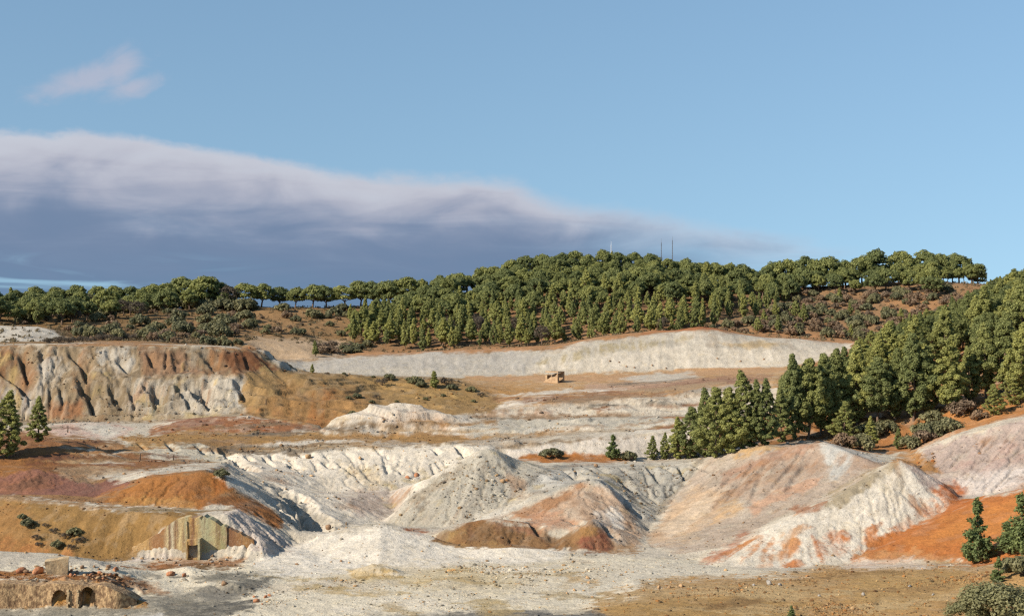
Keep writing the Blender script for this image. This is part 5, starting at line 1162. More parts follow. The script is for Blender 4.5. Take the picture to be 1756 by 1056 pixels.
for px, b, t in front:
    x, y, z = spot(px, b, 176, 262); taken.append((x, y)); h = (b-t)*y/F*1.04
    fi += 1
    lab = 'pine at the near edge of the right wood, '+ORD[fi-1]+' from its left end'
    kd = 'feathery_pine' if px < 1350 or h < 6 else 'pine_tree'
    plant(kd, x, y, h, ('small ' if h < 4 else 'tall ' if h > 9 else 'feathery ' if kd == 'feathery_pine' else 'bushy ')+lab, 'pine', 'pines at the edge of the right wood', (1.3 if h < 7 else 1.1 if h < 10 else .98), z=z)
nr = 0
for x, y in spread(1340, 2050, 200, 298, 4.0, 2200, taken):
    z = height(x, y); px, py = prj(x, y, z)
    if px < 1500 and y > 200+(px-1340)*.45: continue
    if px < 1640 and y > 275: continue
    if px > 1480 and y < 209: continue
    room = (py-interp(px, TOPS))*y/F
    h = min(rnd.uniform(7.5, 12.5), room*rnd.uniform(.8, 1.0))
    if h < 3.4: continue
    nr += 1
    side = 'lower' if y < 225 else 'middle' if y < 255 else 'upper'
    umb = rnd.random() < (.25 if y < 222 else .5); hw = size_word(h, 7.5, 10); pw = 'left end' if px < 1450 else 'centre' if px < 1600 else 'right end'
    if umb: plant('broad_pine', x, y, h*.9, hw+' round topped pine, '+side+' '+pw+' of the right wood', 'pine', 'broad pines in the '+side+' right wood', .8)
    else: plant('pine_tree', x, y, h, hw+' full crowned pine, '+side+' '+pw+' of the right wood', 'pine', 'full pines in the '+side+' right wood', rnd.uniform(1.0, 1.35))
print('right', nr)
for i, (px, py, h) in enumerate(((1448, 766, 1.6), (1475, 770, 1.8), (1560, 768, 1.5), (1585, 760, 1.6), (1600, 752, 2.0), (1625, 742, 1.8), (1650, 712, 2.0), (1600, 725, 1.5), (1580, 745, 1.4), (1680, 720, 1.2), (1520, 742, 1.6), (1490, 748, 1.8))):
    x, y, z = spot(px, py, 174, 230); plant('shrub' if i % 3 else 'dry_shrub', x, y, h, ('green' if i % 3 else 'brown')+' shrub on the orange ground under the right wood', 'shrub', ('green' if i % 3 else 'brown')+' shrubs under the right wood', 1.0)
# --- single plants
def one(kind, px, py, hpx, label, cat, y0=100, y1=260, wide=1.0, var=None, group=None):
    x, y, z = spot(px, py, y0, y1); return plant(kind, x, y, hpx*y/F, label, cat, group, wide, var, z)
one('young_pine', 1678, 963, 108, 'young pine with upswept boughs alone on the orange slope', 'pine', 120, 150, 1.02, 0)
one('young_pine', 1752, 950, 104, 'young pine cut by the right edge of the picture', 'pine', 120, 150, 1.05, 2)
one('young_pine', 1728, 946, 52, 'short bushy bright green pine beside the one at the picture edge', 'pine', 120, 150, 1.9, 2)
one('young_pine', 1712, 998, 42, 'thin scraggly little pine above the big olive shrub', 'pine', 110, 135, 1.5, 1)
one('olive_shrub', 1708, 1062, 64, 'large silvery olive green shrub in the bottom right corner', 'shrub', 98, 125, 1.35, 0)
one('olive_shrub', 1660, 1066, 36, 'lower olive shrub at the left flank of the big corner shrub', 'shrub', 98, 125, 1.3, 1)
one('shrub', 1752, 985, 30, 'small dark shrub at the right edge above the corner shrub', 'shrub', 110, 140)
one('shrub', 1735, 980, 22, 'small brownish shrub beside the scraggly little pine', 'shrub', 110, 140)
one('young_pine', 1357, 1058, 20, 'tiny bright green pine seedling on the brown bank at the bottom edge', 'pine', 98, 125, 1.5, 2)
one('feathery_pine', 14, 784, 112, 'bushy pine at the left edge before the cliff, taller of the pair', 'pine', 166, 195, 1.2, 0)
one('feathery_pine', 66, 758, 78, 'narrow young pine before the cliff, shorter of the left pair', 'pine', 170, 200, 1.25, 1)
one('pine_tree', -22, 790, 100, 'pine partly cut off by the left edge of the picture', 'pine', 166, 195, 1.2, 3)
one('young_pine', 1052, 786, 40, 'small thin pine standing on the red berm', 'pine', 180, 196, 1.4, 0)
one('shrub', 1078, 788, 14, 'tiny green bush at the right end of the red berm', 'shrub', 180, 196)
one('shrub', 946, 784, 15, 'dark flat bush on the left half of the red berm', 'shrub', 180, 196, 1.4)
one('shrub', 380, 818, 12, 'small green bush on the shoulder of the orange mound', 'shrub', 150, 165, 1.2)
one('slender_pine', 745, 666, 30, 'small green pine on the ochre hill beside dark bushes', 'pine', 215, 250, 1.6)
one('slender_pine', 536, 640, 16, 'tiny pine on the ochre hill edge before the white bank', 'pine', 222, 256, 1.3)
for i, (px, py, s) in enumerate(((655, 660, 20), (668, 652, 16), (712, 658, 20), (722, 664, 14), (765, 660, 22), (775, 668, 14), (612, 682, 12), (598, 684, 8), (646, 684, 12), (638, 692, 8), (730, 686, 8), (808, 672, 14), (824, 680, 12), (604, 718, 10), (700, 652, 8), (640, 648, 6), (560, 642, 6), (590, 643, 6), (812, 690, 7), (760, 680, 7), (690, 672, 6), (680, 690, 6))):
    one('shrub' if i % 4 else 'twiggy_shrub', px, py, s*.62, ('dark green' if i % 4 else 'brown twiggy')+' bush dotted on the ochre hill', 'shrub', 205, 250, 1.1, None, ('dark green' if i % 4 else 'brown')+' bushes on the ochre hill')
for i, (px, py, s) in enumerate(((48, 902, 16), (62, 925, 12), (66, 936, 10), (98, 938, 14), (92, 915, 12), (112, 925, 14), (128, 918, 16), (132, 932, 12), (122, 942, 12), (38, 890, 10), (140, 928, 10), (78, 905, 9))):
    one('twiggy_shrub' if i % 3 else 'shrub', px, py, s*.75, ('leafless grey' if i % 3 else 'small dark green')+' bush on the ochre embankment slope', 'shrub', 138, 156, 1.1, None, ('leafless' if i % 3 else 'green')+' bushes on the embankment')
# ------------------------------------------------------------------ built things
def prism(V, T, poly, y0, y1):
    """extrude an outline in x,z from y0 to y1"""
    n = len(poly); b = len(V)
    from mathutils.geometry import tessellate_polygon
    for y in (y0, y1): V += [(p[0], y, p[1]) for p in poly]
    tr = tessellate_polygon([[Vector((p[0], p[1], 0)) for p in poly]])
    T += [(b+t[0], b+t[1], b+t[2]) for t in tr]+[(b+n+t[2], b+n+t[1], b+n+t[0]) for t in tr]
    for i in range(n):
        j = (i+1) % n; T += [(b+i, b+j, b+n+j), (b+i, b+n+j, b+n+i)]
def fix_normals(me):
    import bmesh
    bm = bmesh.new(); bm.from_mesh(me); bmesh.ops.recalc_face_normals(bm, faces=bm.faces); bm.to_mesh(me); bm.free()
def ragged(poly, amp=.05, step=.28, top=.13):
    out = []
    for (a, b), (c, d) in zip(poly, poly[1:]+poly[:1]):
        n = max(1, int(math.hypot(c-a, d-b)/step))
        am = top if abs(c-a) > .25 and min(b, d) > .9 else amp*.5
        for k in range(n): out.append((a+(c-a)*k/n+(rnd.uniform(-amp, amp)*.5 if k else 0), b+(d-b)*k/n+(rnd.uniform(-am, am*.5) if k else 0)))
    return out
def part(name, polys, mat, parent=None, jitter=0.0, bevel=0.0):
    V, T = [], []
    for poly, y0, y1 in polys: prism(V, T, ragged(poly), y0, y1)
    me = mesh_tris(name, np.array(V), T, [mat]); fix_normals(me)
    o = bpy.data.objects.new(name, me); COL.objects.link(o); o.parent = parent
    return o
def stained_concrete(name):
    """concrete with the wall's own run of rust, lime and copper stains along its length"""
    m = bpy.data.materials.new(name); m.use_nodes = True; g = NT(m.node_tree)
    out = g.n('ShaderNodeOutputMaterial'); b = g.n('ShaderNodeBsdfPrincipled'); g.link(b.outputs[0], out.inputs[0]); b.inputs['Roughness'].default_value = .95
    geo = g.n('ShaderNodeNewGeometry'); sp = g.n('ShaderNodeSeparateXYZ'); g.link(geo.outputs['Position'], sp.inputs[0]); pos = geo.outputs['Position']
    X = lambda px: (px-878)/F*141.7
    v = g.comb(g.m('MULTIPLY', sp.outputs[0], 1.2), sp.outputs[1], g.m('MULTIPLY', sp.outputs[2], .5))
    xx = g.m('ADD', sp.outputs[0], g.m('MULTIPLY', g.m('SUBTRACT', g.noise(v, 1.3, 5, .65), .5), .75))
    rp = g.n('ShaderNodeValToRGB'); g.put(rp.inputs[0], g.rng(xx, X(226), X(437), 0, 1, False)); rp.color_ramp.interpolation = 'LINEAR'
    st_ = ((228, 'cba571'), (252, 'c69e64'), (262, 'a2754c'), (281, 'a5774b'), (287, 'cdb98e'), (291, '7d5a40'), (296, 'd2c4a2'), (302, '8f6c48'), (307, 'd2bc88'), (314, 'b39c70'), (320, 'aca27c'), (325, 'c39a5c'), (331, '7c5438'), (337, 'c0a068'), (345, 'aba27e'), (358, 'aaa680'), (368, 'b8aa7c'), (374, '8f7a50'), (381, 'a8a273'), (388, '9a8c68'), (390, '7a5438'), (404, '926843'), (420, 'a07848'), (436, '8a6440'))
    el = rp.color_ramp.elements; el[0].position = 0; el[1].position = 1
    for px, c in st_[1:-1]: el.new((px-226)/211)
    for e, (px, c) in zip(el, st_): e.position = (px-226)/211; e.color = (*[t*.80 for t in lin(c)], 1)
    col = rp.outputs[0]
    v2 = g.comb(g.m('MULTIPLY', sp.outputs[0], 5.0), sp.outputs[1], g.m('MULTIPLY', sp.outputs[2], .45))
    col = g.mix(g.rng(g.noise(v2, 1, 4, .65), .50, .68, 0, .6), col, (.16, .09, .055))
    col = g.mix(g.rng(g.noise(pos, 1.1, 6, .65), .48, .70, 0, .55), col, (.30, .19, .10))
    col = g.mix(g.rng(g.noise(pos, 2.8, 5, .65), .55, .72, 0, .5), col, (.60, .50, .34))
    g.link(col, b.inputs['Base Color'])
    bp = g.n('ShaderNodeBump'); bp.inputs['Strength'].default_value = .8; bp.inputs['Distance'].default_value = .12; g.link(g.noise(pos, 3.5, 7, .7), bp.inputs['Height']); g.link(bp.outputs[0], b.inputs['Normal'])
    return m
M_CONC = M_CONG = stained_concrete('stained_concrete')
M_DARK = plain_material('shade_dark_recess', (.03, .025, .02), (.07, .05, .035), 2)  # near-black colour paints in the deep shade of the chute mouth
def build_portal():
    Y = 141.7; q = lambda px, py: ((px-878)/F*Y, CZ-(py-528)/F*Y)
    root = bpy.data.objects.new('concrete_portal', None); COL.objects.link(root); tagit(root, 'rust streaked concrete portal wall set into the ochre embankment', 'wall')
    part('wing_wall', [([q(226, 966), q(226, 938), q(250, 926), q(275, 912), q(287.2, 901), q(287.2, 966)], Y+.03, Y+1.4)], M_CONC, root)
    part('wing_wall', [([q(389, 966), q(389, 906), q(412, 914), q(434, 926), q(436, 934), q(434, 966)], Y+.10, Y+1.3)], M_CONC, root)
    part('wall_panel', [([q(287, 966), q(287, 901), q(298, 893), q(314, 887), q(323.5, 886), q(323.5, 966)], Y, Y+1.5)], M_CONC, root)
    part('wall_panel', [([q(323.5, 933), q(323.5, 886), q(342, 887), q(345, 891), q(345, 933)], Y+.01, Y+1.5)], M_CONC, root)
    part('wall_panel', [([q(345, 966), q(345, 892), q(350, 884), q(360, 889), q(373, 897), q(389, 904), q(389, 966)], Y-.01, Y+1.5)], M_CONG, root)
    part('pilaster', [([q(312, 966), q(312, 920), q(316, 893), q(321, 893), q(322, 920), q(322, 966)], Y-.10, Y)], M_CONG, root)
    # loading chute: two fins, lintel, dark mouth
    ch = part('loading_chute', [([q(324.5, 966), q(324.5, 954), q(342.5, 954), q(342.5, 966)], Y-.55, Y+.3)], M_CONC, root)
    part('lintel', [([q(323, 931), q(323, 923), q(343, 923), q(343, 931)], Y-.75, Y+.02)], M_CONC, ch)
    part('fin', [([q(342.5, 968), q(342.5, 921), q(346, 921), q(346, 968)], Y-.95, Y)], M_CONC, ch)
    part('fin', [([q(321.5, 968), q(321.5, 925), q(324.5, 925), q(324.5, 968)], Y-.8, Y)], M_CONG, ch)
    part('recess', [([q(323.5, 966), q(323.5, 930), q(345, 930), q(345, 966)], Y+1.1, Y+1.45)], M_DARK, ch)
    return root
build_portal()

def rubble_masonry(name, c1, c2, scale=3.2):
    m = bpy.data.materials.new(name); m.use_nodes = True; g = NT(m.node_tree)
    out = g.n('ShaderNodeOutputMaterial'); b = g.n('ShaderNodeBsdfPrincipled'); g.link(b.outputs[0], out.inputs[0]); b.inputs['Roughness'].default_value = .95
    tc = g.n('ShaderNodeTexCoord'); v = g.n('ShaderNodeTexVoronoi', feature='F1'); g.link(tc.outputs['Object'], v.inputs['Vector']); v.inputs['Scale'].default_value = scale
    e = g.n('ShaderNodeTexVoronoi', feature='DISTANCE_TO_EDGE'); g.link(tc.outputs['Object'], e.inputs['Vector']); e.inputs['Scale'].default_value = scale
    s = g.n('ShaderNodeSeparateColor'); g.link(v.outputs['Color'], s.inputs[0])
    col = g.mix(s.outputs[0], c1, c2); col = g.mix(g.rng(g.noise(tc.outputs['Object'], .7, 6, .65), .40, .66, 0, .85), col, (.34, .19, .085))
    col = g.mix(g.rng(e.outputs['Distance'], .05, .01, 0, .3), col, (.17, .11, .07)); g.link(col, b.inputs['Base Color'])
    bp = g.n('ShaderNodeBump'); bp.inputs['Strength'].default_value = .9; bp.inputs['Distance'].default_value = .12; g.link(g.rng(e.outputs['Distance'], 0, .15), bp.inputs['Height']); g.link(bp.outputs[0], b.inputs['Normal'])
    return m
M_RUB = plain_material('eroded_rubble', (.13, .075, .042), (.46, .31, .165), 3.0, .95, 1.0, (1.3, 1.3, .8)); M_ORE = rubble_masonry('orange_stone', (.44, .24, .10), (.52, .34, .18), 2)
M_BEN = plain_material('bench_stone', (.26, .17, .10), (.42, .29, .17), 1.8, .95, .7)
M_TAN = plain_material('tan_stone', (.34, .24, .135), (.46, .34, .20), 2.5, .95, .5)

def build_ruin():
    """retaining wall with two arched niches"""
    Yw = 118.55; X = lambda px: (px-878)/F*Yw; root = bpy.data.objects.new('ruined_wall', None); COL.objects.link(root)
    tagit(root, 'low ruined rubble wall with two arched niches in the bottom left corner', 'wall')
    r = np.random.default_rng(3); xs = np.arange(X(-240), X(231), .11)
    arches = [(X(89), X(116), 1.55, .9), (X(137), X(163), 1.8, 1.7)]
    def soffit(x):
        for a, b, h, d in arches:
            if a < x < b:
                u = (x-a)/(b-a)*2-1; return h*(.5+.5*math.sqrt(max(0, 1-u*u))), d
        return 0, 0
    V, T = [], []
    def quad(a, b, c, d):
        k = len(V); V.extend([a, b, c, d]); T.extend([(k, k+1, k+2), (k, k+2, k+3)])
    top = [1.98+.10*math.sin(x*1.3)+.04*math.sin(x*2.9)-max(0, x-X(168))**1.5*.28 for x in xs]; yo = [Yw+.12*math.sin(x*.9)+.04*math.sin(x*2.7)-.30*max(0, math.sin((x-X(165))/(X(231)-X(165))*math.pi) if x > X(165) else 0)+max(0, x-X(200))**1.6*.35 for x in xs]
    NV = []
    for i in range(len(xs)-1):
        a, b = xs[i], xs[i+1]; m = (a+b)/2; h, d = soffit(m); h2, d2 = soffit(m+(b-a)); y, y2 = yo[i], yo[i+1]
        lv = np.linspace(h if h else -.35, 1, 2)
        quad((a, y, h if h else -.35), (b, y2, h if h else -.35), (b, y2, top[i+1]), (a, y, top[i]))
        quad((a, y, top[i]), (b, y2, top[i+1]), (b, y2+1.5, top[i+1]+.02), (a, y+1.5, top[i]+.02))
        if h:
            quad((a, y, h), (a, y+d, h), (b, y2+d, h), (b, y2, h)); quad((a, y+d, -.35), (b, y2+d, -.35), (b, y2+d, h), (a, y+d, h))
        if abs(h-h2) > 1e-6:
            lo, hi = sorted((h if h else -.35, h2 if h2 else -.35)); D = max(d, d2); quad((b, y2, lo), (b, y2+D, lo), (b, y2+D, hi), (b, y2, hi))
    me = mesh_tris('masonry_face', np.array(V), T, [M_RUB]); o = bpy.data.objects.new('masonry_face', me); COL.objects.link(o); o.parent = root
    # pale plastered jambs beside the niches
    for px, w in ((115.5, 3.6), (133, 3.2)):
        V, T = [], []
        for k in range(9):
            z0, z1 = -.2+k*.2, -.2+k*.2+.185; x0 = X(px)+r.normal()*.03; prism(V, T, [(x0, z0), (x0+w*.0486, z0), (x0+w*.0486+r.normal()*.02, z1), (x0, z1)], Yw-.20-.06*r.random(), Yw+.25)
        mm = mesh_tris('jamb', np.array(V), T, [M_TAN]); fix_normals(mm); o = bpy.data.objects.new('jamb', mm); COL.objects.link(o); o.parent = root
    return root
build_ruin()

# ------------------------------------------------------------------ rocks
import bmesh
from mathutils import noise as mnoise
def rock_mesh(name, seed, sub=3, sx=(1, .8, .65), mat=None):
    """weathered boulder: flat broken faces, rounded edges, pitted surface"""
    r = np.random.default_rng(seed); bm = bmesh.new(); bmesh.ops.create_icosphere(bm, subdivisions=sub, radius=1)
    pl = unit(r.normal(size=(10, 3))); off = .55+.32*r.random(10)
    for v in bm.verts:
        p = np.array(v.co); d = p/np.linalg.norm(p); k = [1.0]+[o/(d@n) for n, o in zip(pl, off) if d@n > .05]
        k = -math.log(sum(math.exp(-14*x) for x in k))/14
        k *= 1+.22*mnoise.fractal(Vector(d*2.2+seed), 1.0, 2.0, 5)
        v.co = (d[0]*k*sx[0], d[1]*k*sx[1], d[2]*k*sx[2])
    for f in bm.faces: f.smooth = True
    me = bpy.data.meshes.new(name); bm.to_mesh(me); bm.free()
    if mat: me.materials.append(mat)
    return me
M_RED = plain_material('red_rock', (.28, .11, .055), (.42, .20, .10), 1.6, .95, .6)
M_BRN = plain_material('brown_rock', (.17, .10, .06), (.30, .19, .11), 1.6, .95, .6)
M_OCH = plain_material('ochre_rock', (.28, .17, .085), (.44, .29, .16), 1.6, .95, .6)
M_GRY = plain_material('grey_rock', (.20, .18, .16), (.34, .31, .27), 1.6, .95, .6)
ROCKS = {k: [rock_mesh(k+'_rock', s, 2, sx, m) for s, sx in ((1, (1, .8, .6)), (2, (1, .9, .75)), (3, (1, .7, .9)))] for k, m in (('red', M_RED), ('brown', M_BRN), ('ochre', M_OCH), ('grey', M_GRY))}
def boulder(col, px, py, wpx, label, y0=100, y1=260, group=None, tall=1.0, sink=.25):
    x, y, z = spot(px, py, y0, y1); s = wpx*y/F/2
    o = bpy.data.objects.new('boulder', ROCKS[col][rnd.randrange(3)]); COL.objects.link(o)
    o.location = (x, y, z+s*.6*tall-s*sink*2*.6); o.scale = (s, s*rnd.uniform(.7, 1), s*tall); o.rotation_euler = (rnd.uniform(-.3, .3), rnd.uniform(-.3, .3), rnd.uniform(0, 6.28))
    tagit(o, label, 'rock', group); return o
def stone_block(px, py, wpx, hpx, y0, y1, label):
    x, y, z = spot(px, py, y0, y1); w, h = wpx*y/F, hpx*y/F; bm = bmesh.new(); bmesh.ops.create_cube(bm, size=1); bmesh.ops.subdivide_edges(bm, edges=bm.edges, cuts=3, use_grid_fill=True); r = np.random.default_rng(8)
    for v in bm.verts: v.co = Vector((v.co.x*w*(1+.12*v.co.z), v.co.y*w*.7, (v.co.z+.35)*h*(1+.16*v.co.x)))+Vector(r.normal(size=3)*.03)
    me = bpy.data.meshes.new('stone_block'); bm.to_mesh(me); bm.free(); me.materials.append(M_TAN); o = bpy.data.objects.new('stone_block', me); COL.objects.link(o); o.location = (x, y, z); o.rotation_euler = (0, 0, .25); tagit(o, label, 'rock')
stone_block(98, 986, 36, 30, 124, 134, 'tan squared stone block on top of the ruined ledge')
boulder('red', 66, 988, 24, 'red boulder left of the tan block on the ruined ledge', 124, 134)
boulder('red', 36, 988, 20, 'small red boulder at the left end of the ruined ledge', 124, 134)
boulder('brown', 44, 990, 14, 'dark brown stone between the two red boulders on the ledge', 124, 134)
for i in range(26):
    px = 118+rnd.random()*85; py = 972+rnd.random()*22
    boulder(('red', 'ochre', 'brown')[i % 3], px, py, rnd.uniform(5, 12), ('red', 'ochre', 'brown')[i % 3]+' stone in the rubble heap behind the ruined wall', 122, 138, ('red', 'ochre', 'brown')[i % 3]+' stones in the rubble heap')
boulder('red', 293, 986, 16, 'larger orange red stone on the little pale mound of the floor', 120, 140); boulder('red', 316, 988, 12, 'smaller orange red stone on the little pale mound of the floor', 120, 140)
boulder('brown', 385, 1003, 14, 'dark stone at the foot of the little pale floor mound', 115, 135)
for i, (px, py, w) in enumerate(((440, 1032, 12), (455, 1024, 10), (462, 1022, 8), (436, 1024, 7), (450, 1036, 6))): boulder('red', px, py, w, 'reddish stone in the small cluster on the pale floor', 105, 130, 'red stones on the floor')
for px, py, w in ((509, 968, 7), (585, 963, 8), (553, 944, 4), (600, 948, 4), (540, 970, 4)): boulder('brown', px, py, w, 'dark stone lying on the white floor mound', 125, 150, 'dark stones on the white mound')
for px, py, w in ((1008, 992, 10), (985, 1013, 8), (1130, 1008, 12), (1148, 1008, 10), (1168, 1006, 12), (1010, 1000, 8), (1016, 1024, 6), (972, 1018, 6)): boulder('ochre', px, py, w, 'ochre stone strewn on the pale floor before the pale heap', 105, 140, 'ochre stones on the floor')
for px, py, w in ((1318, 1002, 16), (1338, 1004, 12), (1292, 1004, 8), (1560, 1006, 10), (1600, 1020, 8), (1480, 1020, 10), (1405, 1022, 7)): boulder('grey', px, py, w, 'grey stone lying on the brown bank', 100, 132, 'grey stones on the brown bank')
boulder('ochre', 528, 785, 14, 'large tan boulder near the top of the white slope', 176, 192); boulder('ochre', 617, 787, 10, 'tan boulder below the notch in the terrace edge', 176, 192)
boulder('red', 714, 817, 14, 'rust brown boulder low on the white slope beside the grey heap', 170, 190); boulder('red', 699, 820, 9, 'smaller rust boulder beside the one next to the grey heap', 170, 190)
boulder('ochre', 862, 828, 11, 'small orange stone on the flank of the grey heap', 165, 182); boulder('brown', 1022, 801, 10, 'dark stone on the edge of the grey shelf', 174, 188)
boulder('ochre', 1250, 770, 18, 'upright orange rock at the left end of the pale heap crest', 172, 188, None, 1.5)
boulder('brown', 562, 907, 16, 'pale brown block jammed at the mouth of the ravine', 150, 160); 
for px, py in ((1046, 622), (1062, 622), (1074, 631), (1088, 631), (1118, 628), (1142, 633), (1230, 617), (1270, 622), (1310, 618)): boulder('brown', px, py, 5, 'dark lump on the face of the upper white bank', 250, 270, 'dark lumps on the upper white bank')

for i in range(34):
    px = 222+rnd.random()*215; boulder(('brown', 'ochre', 'grey')[i % 3], px, 958+rnd.uniform(-2, 12), rnd.uniform(3, 8), ('brown', 'ochre', 'grey')[i % 3]+' stone in the rubble along the foot of the concrete wall', 137, 142.2, ('brown', 'ochre', 'grey')[i % 3]+' stones at the wall foot')
# ruined stone hut on the orange bench
def build_hut():
    x, y, z = spot(950, 656, 225, 255); root = bpy.data.objects.new('ruined_hut', None); COL.objects.link(root); root.location = (x, y, z-.4); root.rotation_euler = (0, 0, math.radians(-44))
    tagit(root, 'small roofless stone ruin with one black shaded side on the orange bench', 'ruin')
    r = np.random.default_rng(4)
    def w(name, x0, x1, y0, y1, tops):
        V, T = [], []; n = len(tops)
        zb = 2.1 if name == 'roof' else 0
        prism(V, T, [(x0, zb), (x1, zb)]+[(x1-(x1-x0)*i/(n-1), tops[i]) for i in range(n)], y0, y1)
        me = mesh_tris(name, np.array(V), T, [M_BEN]); fix_normals(me); o = bpy.data.objects.new(name, me); COL.objects.link(o); o.parent = root
    w('front_wall', -2.4, 1.3, -.5, -.1, (2.05, 1.5, 1.3, 1.35, 1.0, .9, .5, .2)); w('rear_wall', -2.0, 1.28, .85, 1.25, (2.1, 2.0, 1.9, 1.6, 1.2))
    w('roof', -1.6, 1.32, -.45, 1.2, (2.3, 2.28)); w('end_wall', -1.9, -1.5, -.1, .85, (1.6, 1.5))
build_hut()
# masts on the hill top
M_MET = plain_material('mast_steel', (.10, .10, .11), (.18, .18, .19), 2, .6, .1); M_WHT = plain_material('mast_white', (.7, .7, .7), (.8, .8, .8), 2, .6, .1)
def mast(px, top, mat, label, w=.22):
    y = 357.0; x = (px-878)/F*y; z0 = height(x, y)-.3; H = CZ-(top-528)/F*y-z0
    root = bpy.data.objects.new('radio_mast', None); COL.objects.link(root); root.location = (x, y, z0); tagit(root, label, 'mast', None)
    L3 = [(w*math.cos(a)*.5, w*math.sin(a)*.5) for a in (.3, 2.4, 4.5)]
    for a, b in L3:
        V, T = [], []; limb(V, T, [(a, b, 0), (a*.8, b*.8, H*.5), (a*.5, b*.5, H)], .04, .03, 5); o = bpy.data.objects.new('leg', mesh_tris('mast_leg', np.array(V), T, [mat])); COL.objects.link(o); o.parent = root
    V, T = [], []
    n = int(H/.6)
    for k in range(n):
        f = 1-.5*k/n
        for i in range(3):
            (a, b), (c, d) = L3[i], L3[(i+1) % 3]; limb(V, T, [(a*f, b*f, k*H/n), ((a+c)*f/2, (b+d)*f/2, (k+.5)*H/n), (c*f, d*f, (k+1)*H/n)], .015, .015, 3)
    o = bpy.data.objects.new('bracing', mesh_tris('mast_bracing', np.array(V), T, [mat])); COL.objects.link(o); o.parent = root
    V, T = [], []; limb(V, T, [(0, 0, H*.9), (0, 0, H+.5), (0, 0, H+1.0)], .04, .02, 5); o = bpy.data.objects.new('antenna', mesh_tris('mast_antenna', np.array(V), T, [mat])); COL.objects.link(o); o.parent = root
mast(1134, 416, M_MET, 'thin dark lattice mast on the hill top, left of the two'); mast(1153, 412, M_MET, 'thin grey lattice mast on the hill top, right of the two'); mast(1048, 420, M_WHT, 'short white mast poking above the summit pines', .16)
# weathered posts
M_WOOD = plain_material('weathered_wood', (.07, .05, .035), (.14, .10, .07), 5)
for px, py, h, lab in ((116, 742, 12, 'dark weathered post at the foot of the left cliff'), (240, 789, 11, 'thin fence post at the left end of the grey outcrop'), (297, 789, 9, 'thin fence post midway along the grey outcrop'), (456, 694, 10, 'dark post standing on the ochre hill near the cliff')):
    x, y, z = spot(px, py, 165, 240); V, T = [], []; hh = h*y/F; limb(V, T, [(0, 0, -.3), (.02, 0, hh*.5), (.03, .02, hh)], .09, .07, 6)
    o = bpy.data.objects.new('fence_post', mesh_tris('fence_post', np.array(V), T, [M_WOOD])); COL.objects.link(o); o.location = (x, y, z); tagit(o, lab, 'post')

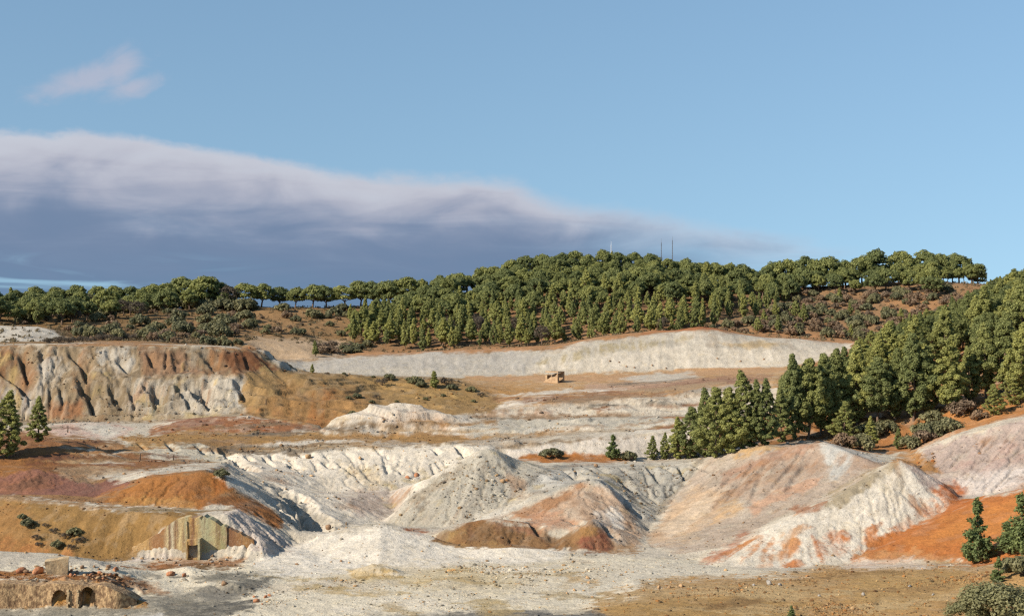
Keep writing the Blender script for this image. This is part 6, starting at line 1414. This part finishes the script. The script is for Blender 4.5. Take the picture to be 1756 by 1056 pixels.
# ------------------------------------------------------------------ loose stones and low growth nobody could count
def scatter_stones(n=16000):
    r = np.random.default_rng(12)
    w = (STONE**2.6)*(YY < 235)*(YY > 100)*np.clip(dY*YY, 0, 1)*(.12+3*np.clip(fbm(XX/5, YY/5, 2, 4), 0, 1)**1.5); w = (w/w.sum()).ravel()
    ix = r.choice(NR*NC, n, p=w)
    bm = bmesh.new(); bmesh.ops.create_icosphere(bm, subdivisions=1, radius=1); iv = np.array([v.co[:] for v in bm.verts]); it = np.array([[v.index for v in f.verts] for f in bm.faces]); bm.free()
    if len(it) > 20:
        bm = bmesh.new(); bmesh.ops.create_cube(bm, size=1.3); iv = np.array([v.co[:] for v in bm.verts]); bmesh.ops.triangulate(bm, faces=bm.faces); it = np.array([[v.index for v in f.verts] for f in bm.faces]); bm.free()
    m = len(iv); s = .04+.16*r.random(n)**10+.05*r.random(n); s *= np.clip(YY.ravel()[ix]/150, .8, 1.6)
    a = r.random(n)*6.283; c, d = np.cos(a), np.sin(a)
    j = iv[None]*(1+.35*r.normal(size=(n, m, 3))*.6)*s[:, None, None]*np.array([1.2, 1, .75])
    V = np.stack([j[..., 0]*c[:, None]-j[..., 1]*d[:, None], j[..., 0]*d[:, None]+j[..., 1]*c[:, None], j[..., 2]+s[:, None]*.2], -1)
    V += np.stack([XX.ravel()[ix], YY.ravel()[ix], Z.ravel()[ix]], -1)[:, None]
    T = (it[None]+(np.arange(n)*m)[:, None, None]).reshape(-1, 3)
    base = SOIL.reshape(-1, 3)[ix]*(.28+.75*r.random(n))[:, None]; warm = r.random(n)[:, None] < .35
    base = np.where(warm, base*np.array([1.0, .72, .45]), base)
    mt = bpy.data.materials.new('loose_stone'); mt.use_nodes = True; g = NT(mt.node_tree); out = g.n('ShaderNodeOutputMaterial'); b = g.n('ShaderNodeBsdfPrincipled'); g.link(b.outputs[0], out.inputs[0]); b.inputs['Roughness'].default_value = .95
    at = g.n('ShaderNodeAttribute', attribute_name='tone'); geo = g.n('ShaderNodeNewGeometry'); nn = g.rng(g.noise(geo.outputs['Position'], 6, 3), .3, .7, .8, 1.15, False); g.link(g.mix(1.0, at.outputs['Color'], g.comb(nn, nn, nn), 'MULTIPLY'), b.inputs['Base Color'])
    o = bpy.data.objects.new('gravel', mesh_tris('gravel', V.reshape(-1, 3), T, [mt], {'tone': np.repeat(base, m, 0)})); COL.objects.link(o)
    o['kind'] = 'stuff'; o['label'] = 'loose stones and rubble strewn over the pit floor and slopes'; o['category'] = 'rubble'
scatter_stones()
def undergrowth(n=5200):
    r = np.random.default_rng(13); cen = []; 
    px = r.random(n*3)*2300-250; y = 240+r.random(n*3)*105
    for p, yy in zip(px, y):
        x = (p-878)/F*yy; z = height(x, yy); py = 528-F*(z-CZ)/yy
        if yy < 276 and (440 < p < 1500): continue
        if p < 520 and yy < 246: continue
        if 1300 < p < 2100 and yy < 262 and False: continue
        cen.append((x, yy, z+.08))
        if len(cen) >= n: break
    px = r.random(900)*700+1380; yy = 178+r.random(900)*70
    for p, q in zip(px, yy):
        x = (p-878)/F*q; z = height(x, q)
        j = 528-F*(z-CZ)/q
        if q > 182+max(0, (1560-p))*.03: cen.append((x, q, z+.06))
    cen = np.array(cen); V, ti = leaves(r, cen, .22+.35*r.random(len(cen)), len(cen)*16, .20, .8, 2.4, .3, .1)
    m = foliage_material('low_growth', (.115, .095, .05), (.21, .155, .085), .0)
    o = bpy.data.objects.new('undergrowth', crown_mesh('undergrowth', V, ti, m)); COL.objects.link(o)
    o['kind'] = 'stuff'; o['label'] = 'low dry undergrowth covering the hillsides'; o['category'] = 'undergrowth'
undergrowth()

# ------------------------------------------------------------------ things that still share a label are told apart by their order in the picture
def order_labels():
    by = {}
    for o in bpy.data.objects:
        if o.parent is None and 'label' in o and o.get('kind') is None: by.setdefault(o['label'], []).append(o)
    for lab, os_ in by.items():
        if len(os_) < 2 or len(os_) > len(ORD): continue
        os_.sort(key=lambda o: o.location.x/o.location.y)
        for i, o in enumerate(os_):
            t = lab+', '+('leftmost' if i == 0 else 'rightmost' if i == len(os_)-1 else ORD[i]+' from the left')
            if len(t.split()) <= 16: o['label'] = t
order_labels()
